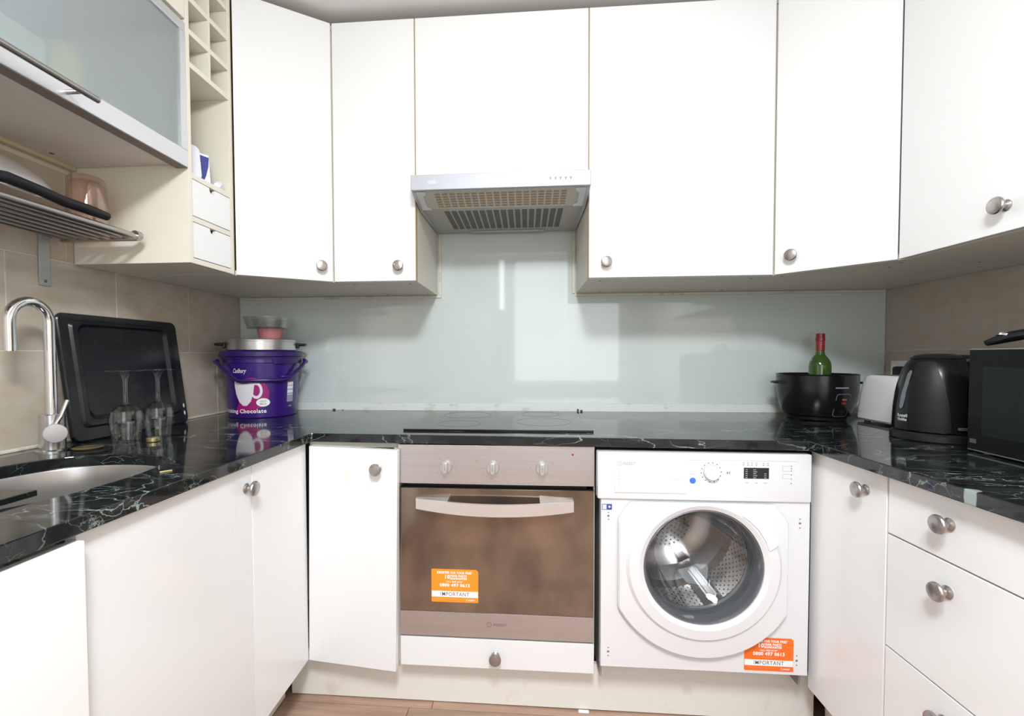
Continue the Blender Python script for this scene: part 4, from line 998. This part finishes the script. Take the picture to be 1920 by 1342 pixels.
# ------------------------------------------------------------------ purple bucket
BX, BY = -0.704, -0.168
phi0 = math.atan2(-1.9926 - BY, 0.3932 - BX)
t = thing('chocolate_bucket', 'purple plastic drinking chocolate bucket with carry handle in left corner', 'bucket', (BX, BY, ZW))
bR = lambda z: 0.1285 + (0.142 - 0.1285) * (z - ZW) / 0.215
obj('bucket_body', MB().lathe([(0, 0), (0.1265, 0), (0.1285, 0.003), (0.142, 0.215), (0.1455, 0.217), (0.1455, 0.243), (0.139, 0.243), (0.138, 0.215), (0.125, 0.006), (0, 0.005)], (BX, BY, ZW + 0.0003), 'z', 64), purple, t)
obj('lid', MB().lathe([(0, 0.256), (0.140, 0.256), (0.146, 0.262), (0.154, 0.264), (0.1565, 0.260), (0.1565, 0.243), (0.1505, 0.240), (0.1495, 0.232), (0.147, 0.232), (0.147, 0.250), (0, 0.252)], (BX, BY, ZW), 'z', 64), purple2, t)
obj('rim_skirt', MB().lathe([(0.1500, 0.214), (0.1515, 0.214), (0.1515, 0.238), (0.1500, 0.238)], (BX, BY, ZW), 'z', 40, a0=phi0 + 0.25, a1=phi0 + 1.6, closed=True), purple2, t)
# carry handle hanging in front: from right pivot down and round front to left pivot
pts = []
for i in range(29):
    u = -1 + 2 * i / 28
    th = u * 1.42; e = abs(u) ** 3.0
    zz = ZW + 0.147 + 0.073 * min(1, max(0, (abs(u) - 0.42) / 0.50)) ** 1.0
    rr = 0.152 + 0.019 * (abs(u) ** 2) - 0.010 * (1 - abs(u))
    pts.append((BX + rr * math.cos(phi0 + th), BY + rr * math.sin(phi0 + th), zz))
sgn = [pts[0], pts[-1]]
for s_, k in ((-1, 0), (1, -1)):
    th = s_ * 1.52; pts_new = (BX + 0.160 * math.cos(phi0 + th), BY + 0.160 * math.sin(phi0 + th), ZW + 0.226)
    if s_ < 0: pts.insert(0, pts_new)
    else: pts.append(pts_new)
obj('carry_handle', MB().tube(pts, 0.0062, 12, flat=1.3), purple2, t)
# label art, u right, metres; label centre th=-27deg
def art(name, pts, th, z, m, off=0.0006):
    return obj(name, on_cyl(poly_bm(pts), (BX, BY), bR, th, z, phi0, off), m, t)
thl = -0.44
art('magenta_swirl', disc2(0.020, 0.0, 0.062, 0.062) , thl, ZW + 0.098, magenta, 0.0004)
art('magenta_tail', [(-0.055, -0.055), (0.03, -0.05), (0.055, -0.01), (0.02, 0.02), (-0.03, -0.01)], thl, ZW + 0.075, magenta, 0.0005)
mug = [(x_ * 1.27, y_ * 1.2) for x_, y_ in [(-0.036, 0.040), (-0.030, 0.046), (0.0, 0.042), (0.020, 0.036), (0.026, 0.030), (0.022, 0.0), (0.014, -0.026), (0.002, -0.040), (-0.010, -0.040), (-0.022, -0.028), (-0.032, -0.002), (-0.036, 0.024)]]
art('printed_mug', mug, thl - 0.02, ZW + 0.098, mugw, 0.0009)
art('printed_cocoa', disc2(-0.005, 0.047, 0.028, 0.009), thl - 0.02, ZW + 0.098, redp, 0.0012)
hrg = bmesh.new(); n = 26; A_, B_ = [], []
for i in range(n):
    a = 2 * PI * i / n
    A_.append(hrg.verts.new((0.039 + 0.025 * math.cos(a) * (0.9), 0.012 + 0.033 * math.sin(a), 0))); B_.append(hrg.verts.new((0.038 + 0.014 * math.cos(a), 0.012 + 0.022 * math.sin(a), 0)))
for i in range(n): hrg.faces.new((A_[i], A_[(i + 1) % n], B_[(i + 1) % n], B_[i]))
obj('printed_mug_handle', on_cyl(hrg, (BX, BY), bR, thl - 0.02, ZW + 0.098, phi0, 0.0008), mugw, t)
art('hot_milk_bubble', disc2(0, 0, 0.0245, 0.0165), thl + 0.44, ZW + 0.062, paper, 0.0014)
hm = join([(lambda b_: (bmesh.ops.translate(b_, verts=b_.verts, vec=(0, 0.004, 0)), b_)[1])(text_bm('HOT', 0.010, bold=0.0002)), (lambda b_: (bmesh.ops.translate(b_, verts=b_.verts, vec=(0, -0.006, 0)), b_)[1])(text_bm('MILK', 0.010, bold=0.0002))])
stuff(obj('hot_milk_lettering', on_cyl(hm.bm, (BX, BY), bR, thl + 0.44, ZW + 0.062, phi0, 0.0019), mat('mauve_print', (0.35, 0.22, 0.30), 0.5), t))
obj('product_lettering', on_cyl(text_bm('Drinking Chocolate', 0.022, width=0.190, bold=0.0005), (BX, BY), bR, thl - 0.20, ZW + 0.028, phi0, 0.0016), paper, t)
obj('script_logo', on_cyl(text_bm('Cadbury', 0.024, width=0.056, bold=0.0003, italic=0.45), (BX, BY), bR, thl - 0.19, ZW + 0.186, phi0, 0.0016), paper, t)
art('information_panel', [(-0.017, -0.03), (0.017, -0.03), (0.017, 0.052), (-0.017, 0.052)], 0.83, ZW + 0.088, mat('lilac_print', (0.36, 0.34, 0.50), 0.5), 0.0006)
bars = join([poly_bm([(-0.016, z0), (0.016, z0), (0.016, z0 + h), (-0.016, z0 + h)]) for z0, h in ((0.038, 0.012), (0.022, 0.013), (0.006, 0.012), (-0.002, 0.003))])
stuff(obj('information_lines', on_cyl(bars.bm, (BX, BY), bR, 0.83, ZW + 0.088, phi0, 0.0010), paper, t))
obj('weight_lettering', on_cyl(text_bm('==', 0.013), (BX, BY), bR, 0.83, ZW + 0.040, phi0, 0.0012), paper, t)
obj('side_lettering', on_cyl(text_bm('----- --- --', 0.008, width=0.034), (BX, BY), bR, 0.62, ZW + 0.163, phi0, 0.0012), paper, t)

# pan standing on bucket
z0 = ZW + 0.2645
t = thing('saucepan', 'shallow aluminium pan with two black side handles on purple bucket', 'pan', (BX, BY, z0))
obj('pan_body', MB().lathe([(0, 0), (0.122, 0), (0.130, 0.004), (0.1315, 0.036), (0.134, 0.037), (0.134, 0.040), (0.128, 0.040), (0.127, 0.006), (0, 0.004)], (BX, BY, z0), 'z', 56), alu, t)
obj('lid', MB().lathe([(0.1325, 0.0405), (0.1330, 0.045), (0.115, 0.049), (0.06, 0.051), (0, 0.0512), (0, 0.0495), (0.11, 0.047), (0.13, 0.0405)], (BX, BY, z0), 'z', 56), alu, t)
for s_ in (-1, 1):
    a = phi0 + s_ * PI / 2; dx, dy = math.cos(a), math.sin(a); px, py = -dy, dx
    hq = MB().box(-0.006, 0.006, -0.018, 0.018, 0.012, 0.034, 0.003, M=Matrix.Translation((BX + dx * 0.137, BY + dy * 0.137, z0)) @ Matrix.Rotation(a, 4, 'Z'))
    hq.tube([(BX + dx * r_ + px * q, BY + dy * r_ + py * q, z0 + 0.027) for r_, q in ((0.138, -0.02), (0.160, -0.018), (0.167, 0), (0.160, 0.018), (0.138, 0.02))], 0.0055, 10)
    obj('handle', hq, black_s, t)
z1 = z0 + 0.0516
px_, py_ = BX + 0.030, BY + 0.012
o = obj('pink_bowl', MB().lathe([(0, 0), (0.041, 0), (0.043, 0.003), (0.052, 0.040), (0.050, 0.040), (0.041, 0.005), (0, 0.004)], (px_, py_, z1), 'z', 36), pink)
tag(o, 'small pink plastic bowl on the aluminium pan lid', 'bowl')
z2 = z1 + 0.0405
o = obj('plastic_tub', MB().lathe([(0, 0), (0.078, 0), (0.081, 0.003), (0.092, 0.042), (0.095, 0.043), (0.095, 0.046), (0.090, 0.046), (0.079, 0.005), (0, 0.003)], (px_ - 0.008, py_, z2), 'z', 40), clearp)
tag(o, 'clear plastic tub balanced on the pink bowl', 'tub')

# ------------------------------------------------------------------ rice cooker with bottle
RX, RY = 1.492, -0.170
ph = math.atan2(-1.9926 - RY, 0.3932 - RX)
t = thing('rice_cooker', 'black lidless rice cooker with side handles near right corner', 'rice cooker', (RX, RY, ZW))
cR = lambda z: 0.108 + 0.0225 * math.sin(min(1, max(0, (z - ZW - 0.018) / 0.10)) * PI / 2)
prof = [(0, 0.016), (0.090, 0.016)] + [(cR(ZW + z), z) for z in (0.020, 0.035, 0.055, 0.08, 0.11, 0.14, 0.166)] + [(0.132, 0.169), (0.130, 0.171), (0.126, 0.170), (0.124, 0.10), (0.100, 0.024), (0, 0.022)]
obj('body', MB().lathe(prof, (RX, RY, ZW), 'z', 64), black_g, t)
for i in range(4):
    a = ph + PI / 4 + i * PI / 2
    obj('foot', MB().lathe([(0, 0), (0.012, 0), (0.013, 0.016), (0, 0.016)], (RX + 0.078 * math.cos(a), RY + 0.078 * math.sin(a), ZW + 0.0003), 'z', 16), black_s, t)
obj('base_ring', MB().lathe([(0.070, 0.004), (0.094, 0.004), (0.098, 0.016), (0.07, 0.016)], (RX, RY, ZW), 'z', 48, closed=True), black_s, t)
for s_ in (-1, 1):
    a = ph + 0.45 + s_ * PI / 2; dx, dy = math.cos(a), math.sin(a); px, py = -dy, dx
    obj('side_handle', MB().tube([(RX + dx * r_ + px * q, RY + dy * r_ + py * q, ZW + 0.138) for r_, q in ((0.124, -0.030), (0.142, -0.026), (0.149, -0.012), (0.149, 0.012), (0.142, 0.026), (0.124, 0.030))], 0.006, 10, flat=0.7), black_s, t)
def rrc(w_, h, r):
    out = []
    for cx_, cy_, a0 in ((w_ / 2 - r, h / 2 - r, 0), (-w_ / 2 + r, h / 2 - r, PI / 2), (-w_ / 2 + r, -h / 2 + r, PI), (w_ / 2 - r, -h / 2 + r, 1.5 * PI)):
        for i in range(6): out.append((cx_ + r * math.cos(a0 + i * PI / 10), cy_ + r * math.sin(a0 + i * PI / 10)))
    return out
pf = obj('switch_panel_frame', on_cyl(poly_bm(rrc(0.054, 0.083, 0.010)), (RX, RY), cR, 0.68, ZW + 0.062, ph, 0.0010), mat('panel_edge_grey', (0.16, 0.16, 0.19), 0.3), t)
obj('switch_panel', on_cyl(poly_bm(rrc(0.050, 0.079, 0.009)), (RX, RY), cR, 0.68, ZW + 0.062, ph, 0.0018), black_g, t)
obj('amber_lamp', on_cyl(poly_bm(rrc(0.017, 0.007, 0.002)), (RX, RY), cR, 0.69, ZW + 0.083, ph, 0.0026), mat('amber_dull', (0.30, 0.10, 0.05), 0.4), t)
obj('red_lamp', on_cyl(poly_bm(rrc(0.017, 0.006, 0.002)), (RX, RY), cR, 0.69, ZW + 0.070, ph, 0.0026), red_l, t)
obj('cook_lever', on_cyl(poly_bm(rrc(0.024, 0.010, 0.003)), (RX, RY), cR, 0.69, ZW + 0.040, ph, 0.0030), black_s, t)
obj('maker_lettering', on_cyl(text_bm('=========', 0.0105, width=0.046, bold=0.0003), (RX, RY), cR, 0.62, ZW + 0.124, ph, 0.0012), mat('pale_blue_print', (0.45, 0.50, 0.58), 0.5), t)
bx_, by_ = RX + 0.040, RY + 0.045
t = thing('wine_bottle', 'green wine bottle with red capsule rising above black rice cooker', 'bottle', (bx_, by_, ZW + 0.0225))
zb0 = ZW + 0.0225
obj('bottle_glass', MB().lathe([(0, 0.004), (0.030, 0), (0.0365, 0.004), (0.0375, 0.01), (0.0375, 0.175), (0.0345, 0.192), (0.026, 0.208), (0.0165, 0.220), (0.0140, 0.232), (0.0138, 0.290), (0, 0.290)], (bx_, by_, zb0), 'z', 36), gglass, t)
obj('capsule', MB().lathe([(0.0146, 0.235), (0.0150, 0.236), (0.0150, 0.272), (0.0160, 0.274), (0.0160, 0.286), (0.0150, 0.288), (0.0150, 0.300), (0.0140, 0.302), (0, 0.302)], (bx_, by_, zb0), 'z', 28), redcap, t)

# ------------------------------------------------------------------ toaster
t = thing('toaster', 'white two-slice toaster between rice cooker and black kettle', 'toaster', (1.685, -0.30, ZW))
sect = []
x0, x1, yy0, yy1 = 1.603, 1.765, -0.420, -0.206
rings = []
for z, k in ((0.014, 0.0), (0.030, 0.0), (0.09, 0.004), (0.14, 0.010), (0.160, 0.016), (0.168, 0.024), (0.170, 0.034)):
    r = 0.030; out = []
    a0x, a1x, a0y, a1y = x0 + k, x1 - k, yy0 + k, yy1 - k
    for cx_, cy_, a0 in ((a1x - r, a1y - r, 0), (a0x + r, a1y - r, PI / 2), (a0x + r, a0y + r, PI), (a1x - r, a0y + r, 1.5 * PI)):
        for i in range(7): out.append((cx_ + r * math.cos(a0 + i * PI / 12), cy_ + r * math.sin(a0 + i * PI / 12), ZW + z))
    rings.append(out)
obj('body', MB().loft(rings, cap=True), wpl, t)
obj('base', MB().box(x0 + 0.008, x1 - 0.008, yy0 + 0.004, yy1 - 0.008, ZW + 0.006, ZW + 0.016, 0.004), wpl, t)
for fx in (x0 + 0.03, x1 - 0.03):
    for fy in (yy0 + 0.03, yy1 - 0.03): obj('foot', MB().lathe([(0, 0), (0.009, 0), (0.010, 0.007), (0, 0.007)], (fx, fy, ZW + 0.0003), 'z', 14), mat('foot_grey', (0.35, 0.35, 0.36), 0.5) if 'foot_grey' not in MATS else MATS['foot_grey'], t)
for cx_ in (1.655, 1.710):
    obj('bread_slot', MB().box(cx_ - 0.014, cx_ + 0.014, yy0 + 0.06, yy1 - 0.05, ZW + 0.1695, ZW + 0.1706), mat('slot_brown', (0.05, 0.03, 0.025), 0.5) if 'slot_brown' not in MATS else MATS['slot_brown'], t)
tx = text_bm('====', 0.008, width=0.022)
for v in tx.verts: v.co = Vector((x0 - 0.0006, -0.245 - v.co.x, ZW + 0.036 + v.co.y))
obj('maker_lettering', tx, ink_l, t)

# wall socket and plug
t = thing('wall_socket', 'white wall socket on the right tiled wall behind kettle', 'socket', (XR - 0.002, -0.105, 1.06))
obj('face_plate', MB().box(XR - 0.011, XR - 0.001, -0.165, -0.045, 1.020, 1.095, 0.003), wpl, t)
obj('rocker_switch', MB().box(XR - 0.014, XR - 0.011, -0.07, -0.06, 1.066, 1.082, 0.001), wpl, t)
t = obj('power_plug', MB().box(XR - 0.050, XR - 0.0112, -0.150, -0.100, 1.032, 1.074, 0.010, 3).tube([(XR - 0.035, -0.125, 1.034), (XR - 0.035, -0.125, 0.96), (XR - 0.04, -0.13, 0.885)], 0.0035, 8), black_s)
tag(t, 'black plug in the wall socket behind white toaster', 'plug')

# ------------------------------------------------------------------ kettle
KX, KY = 1.562, -0.598
kp = math.atan2(-1.9926 - KY, 0.3932 - KX)
t = thing('kettle', 'black plastic jug kettle standing between toaster and microwave', 'kettle', (KX, KY, ZW))
kprof = [(0.096, 0.028), (0.0962, 0.05), (0.0945, 0.09), (0.0905, 0.13), (0.0865, 0.155), (0.0805, 0.180), (0.0735, 0.202), (0.066, 0.218), (0.0585, 0.228), (0.055, 0.231)]
def kR(z):
    h = z - ZW
    for (r0, h0), (r1, h1) in zip(kprof, kprof[1:]):
        if h <= h1: return r0 + (r1 - r0) * (h - h0) / (h1 - h0)
    return kprof[-1][0]
obj('power_base', MB().lathe([(0, 0), (0.098, 0), (0.101, 0.003), (0.100, 0.018), (0.094, 0.024), (0, 0.024)], (KX, KY, ZW + 0.0003), 'z', 56), black_s, t)
obj('jug', MB().lathe([(0, 0.026)] + kprof + [(0, 0.231)], (KX, KY, ZW), 'z', 64), black_g, t)
obj('lid', MB().lathe([(0.057, 0.2285), (0.059, 0.231), (0.050, 0.238), (0.03, 0.243), (0, 0.244)], (KX, KY, ZW), 'z', 48), black_s, t)
obj('lid_catch', MB().box(-0.014, 0.014, -0.006, 0.006, 0, 0.010, 0.003, M=Matrix.Translation((KX + 0.055 * math.cos(kp + 1.5), KY + 0.055 * math.sin(kp + 1.5), ZW + 0.230))), black_s, t)
fpz = [(r + 0.0012, h) for r, h in kprof]
pnl = bmesh.new(); cols = []
for j in range(19):
    hh_ = 0.030 + (0.222 - 0.030) * j / 18; row_ = []
    tl = -0.62 - 0.05 * (j / 18); trr = 0.36 - 0.36 * (j / 18) ** 2.2 - 0.05
    for i in range(17):
        th = tl + (trr - tl) * i / 16; r = kR(ZW + hh_) + 0.0014
        row_.append(pnl.verts.new((KX + r * math.cos(kp + th), KY + r * math.sin(kp + th), ZW + hh_)))
    cols.append(row_)
for A_, B_ in zip(cols, cols[1:]):
    for i in range(16): pnl.faces.new((A_[i], A_[i + 1], B_[i + 1], B_[i]))
obj('front_panel', pnl, kett, t)
wn = [(-0.006, -0.052), (0.000, -0.056), (0.006, -0.050), (0.0125, 0.035), (0.012, 0.052), (0.006, 0.056), (0.0, 0.045), (-0.006, -0.02)]
obj('water_window', on_cyl(poly_bm(wn), (KX, KY), kR, -0.86, ZW + 0.142, kp, 0.0016), mat('smoky_window', (0.16, 0.17, 0.19), 0.25), t)
rl = join([(lambda b_: (bmesh.ops.translate(b_, verts=b_.verts, vec=(0, 0.006, 0)), b_)[1])(text_bm('Russell', 0.012, width=0.030, bold=0.0004)), (lambda b_: (bmesh.ops.translate(b_, verts=b_.verts, vec=(0, -0.005, 0)), b_)[1])(text_bm('Hobbs', 0.012, width=0.028, bold=0.0004))])
obj('maker_lettering', on_cyl(rl.bm, (KX, KY), kR, -0.80, ZW + 0.062, kp, 0.0020), mat('pale_print', (0.62, 0.64, 0.68), 0.5), t)
# handle at the right of the jug
ha = kp + 1.42; hx, hy = math.cos(ha), math.sin(ha)
hpts = [(0.046, 0.224), (0.070, 0.224), (0.090, 0.208), (0.103, 0.178), (0.110, 0.14), (0.111, 0.11), (0.107, 0.080), (0.090, 0.062)]
obj('handle', MB().tube([(KX + hx * r, KY + hy * r, ZW + h) for r, h in hpts], 0.011, 14, rs=[0.010, 0.012, 0.0125, 0.012, 0.0115, 0.011, 0.011, 0.010]), black_g, t)
obj('switch', MB().box(-0.016, 0.016, -0.004, 0.004, -0.004, 0.004, 0.002, M=Matrix.Translation((KX + 0.0975 * math.cos(kp + 0.62), KY + 0.0975 * math.sin(kp + 0.62), ZW + 0.042)) @ Matrix.Rotation(kp + 0.62 + PI / 2, 4, 'Z')), mat('switch_grey', (0.10, 0.10, 0.11), 0.3), t)

# ------------------------------------------------------------------ microwave
t = thing('microwave', 'black glass-fronted microwave with silver edging on right worktop', 'microwave', (1.66, -1.02, ZW))
MX, MY1, MY0, MZ0, MZ1 = 1.490, -0.772, -1.245, ZW + 0.0065, ZW + 0.256
ma = math.radians(-5)
Mr = Matrix.Translation((MX, MY1, 0)) @ Matrix.Rotation(ma, 4, 'Z')
Wd = MY1 - MY0; Dp = 0.325
obj('case', MB().box(0.020, Dp, -Wd, 0, MZ0, MZ1, 0.004, M=Mr), black_s, t)
df = obj('door_frame', MB().box(0.0, 0.020, -Wd, 0.0, MZ0 - 0.002, MZ1, 0.002, M=Mr), mwframe, t)
obj('door_glass', MB().box(-0.0022, 0.0002, -Wd + 0.003, -0.0035, MZ0 + 0.002, MZ1 - 0.0035, 0.0008, M=Mr), mwglass, df)
obj('door_window', MB().box(-0.0028, -0.0020, -Wd + 0.13, -0.042, MZ0 + 0.040, MZ1 - 0.045, M=Mr), mwwin, df)
tx = MB().box(-0.0030, -0.0022, -0.028, -0.011, MZ0 + 0.018, MZ0 + 0.028, M=Mr)
obj('badge', tx, mat('badge_dim', (0.09, 0.095, 0.10), 0.4), df)
for fx, fy in ((0.04, -0.04), (0.04, -Wd + 0.04), (Dp - 0.04, -0.04), (Dp - 0.04, -Wd + 0.04)):
    obj('foot', MB().lathe([(0, 0), (0.012, 0), (0.012, 0.0065), (0, 0.0065)], (0, 0, 0), 'z', 14, M=Mr @ Matrix.Translation((fx, fy, ZW + 0.0002))), black_s, t)
# lidded grill pan on microwave: flat lid with arched black handle
zm = MZ1 + 0.0005
t = thing('grill_press', 'black arched-handled appliance with chrome rings on top of microwave', 'appliance', (1.64, -0.95, zm))
obj('body', MB().lathe([(0, 0), (0.115, 0), (0.122, 0.006), (0.120, 0.014), (0, 0.020)], (1.655, -0.935, zm + 0.0005), 'z', 48), mat('grey_glass_lid', (0.16, 0.16, 0.16), 0.2, metal=0.3), t)
hpts = [(1.512, -0.790, zm + 0.012), (1.518, -0.806, zm + 0.018), (1.530, -0.830, zm + 0.027), (1.550, -0.862, zm + 0.035), (1.585, -0.905, zm + 0.042), (1.62, -0.95, zm + 0.046), (1.65, -1.0, zm + 0.040), (1.67, -1.03, zm + 0.018)]
obj('arched_handle', MB().tube(hpts, 0.016, 16, rs=[0.010, 0.014, 0.018, 0.017, 0.016, 0.016, 0.015, 0.012], flat=0.7), black_g, t)
for p_ in ((1.524, -0.822, zm + 0.024), (1.548, -0.868, zm + 0.044)):
    M_ = Matrix.Translation(p_) @ Matrix.Rotation(math.radians(25), 4, 'Y')
    obj('chrome_ring', MB().lathe([(0.012, 0), (0.017, 0), (0.0175, 0.005), (0.0125, 0.005)], (0, 0, 0), 'z', 28, closed=True, M=M_), chrome, t)

# ------------------------------------------------------------------ ceiling lamp (the room's light fitting)
t = thing('ceiling_lamp', 'round ceiling lamp fitting above the middle of kitchen', 'lamp', (0.42, -2.30, 2.30))
obj('lamp_base', MB().lathe([(0, 0), (0.26, 0), (0.26, -0.018), (0.25, -0.020), (0, -0.020)], (0.42, -2.30, ZC - 0.0005), 'z', 40), wpl, t)

t = thing('fill_spotlight', 'added unseen lamp tilted toward the cupboards to brighten them', 'lamp', (0.42, -2.06, 2.30))  # made-up fitting for the added fill lamp, out of view
MS = Matrix.Translation((0.42, -2.02, 2.225)) @ Matrix.Rotation(math.radians(52), 4, 'X')
obj('lamp_head', MB().lathe([(0.108, 0.004), (0.112, 0.004), (0.108, 0.030), (0.06, 0.055), (0, 0.060), (0, 0.052), (0.055, 0.048), (0.10, 0.026)], n=36, M=MS), wpl, t)
obj('stem', MB().tube([(0.42, -2.055, 2.26), (0.42, -2.07, ZC - 0.0005)], 0.008, 12), wpl, t)
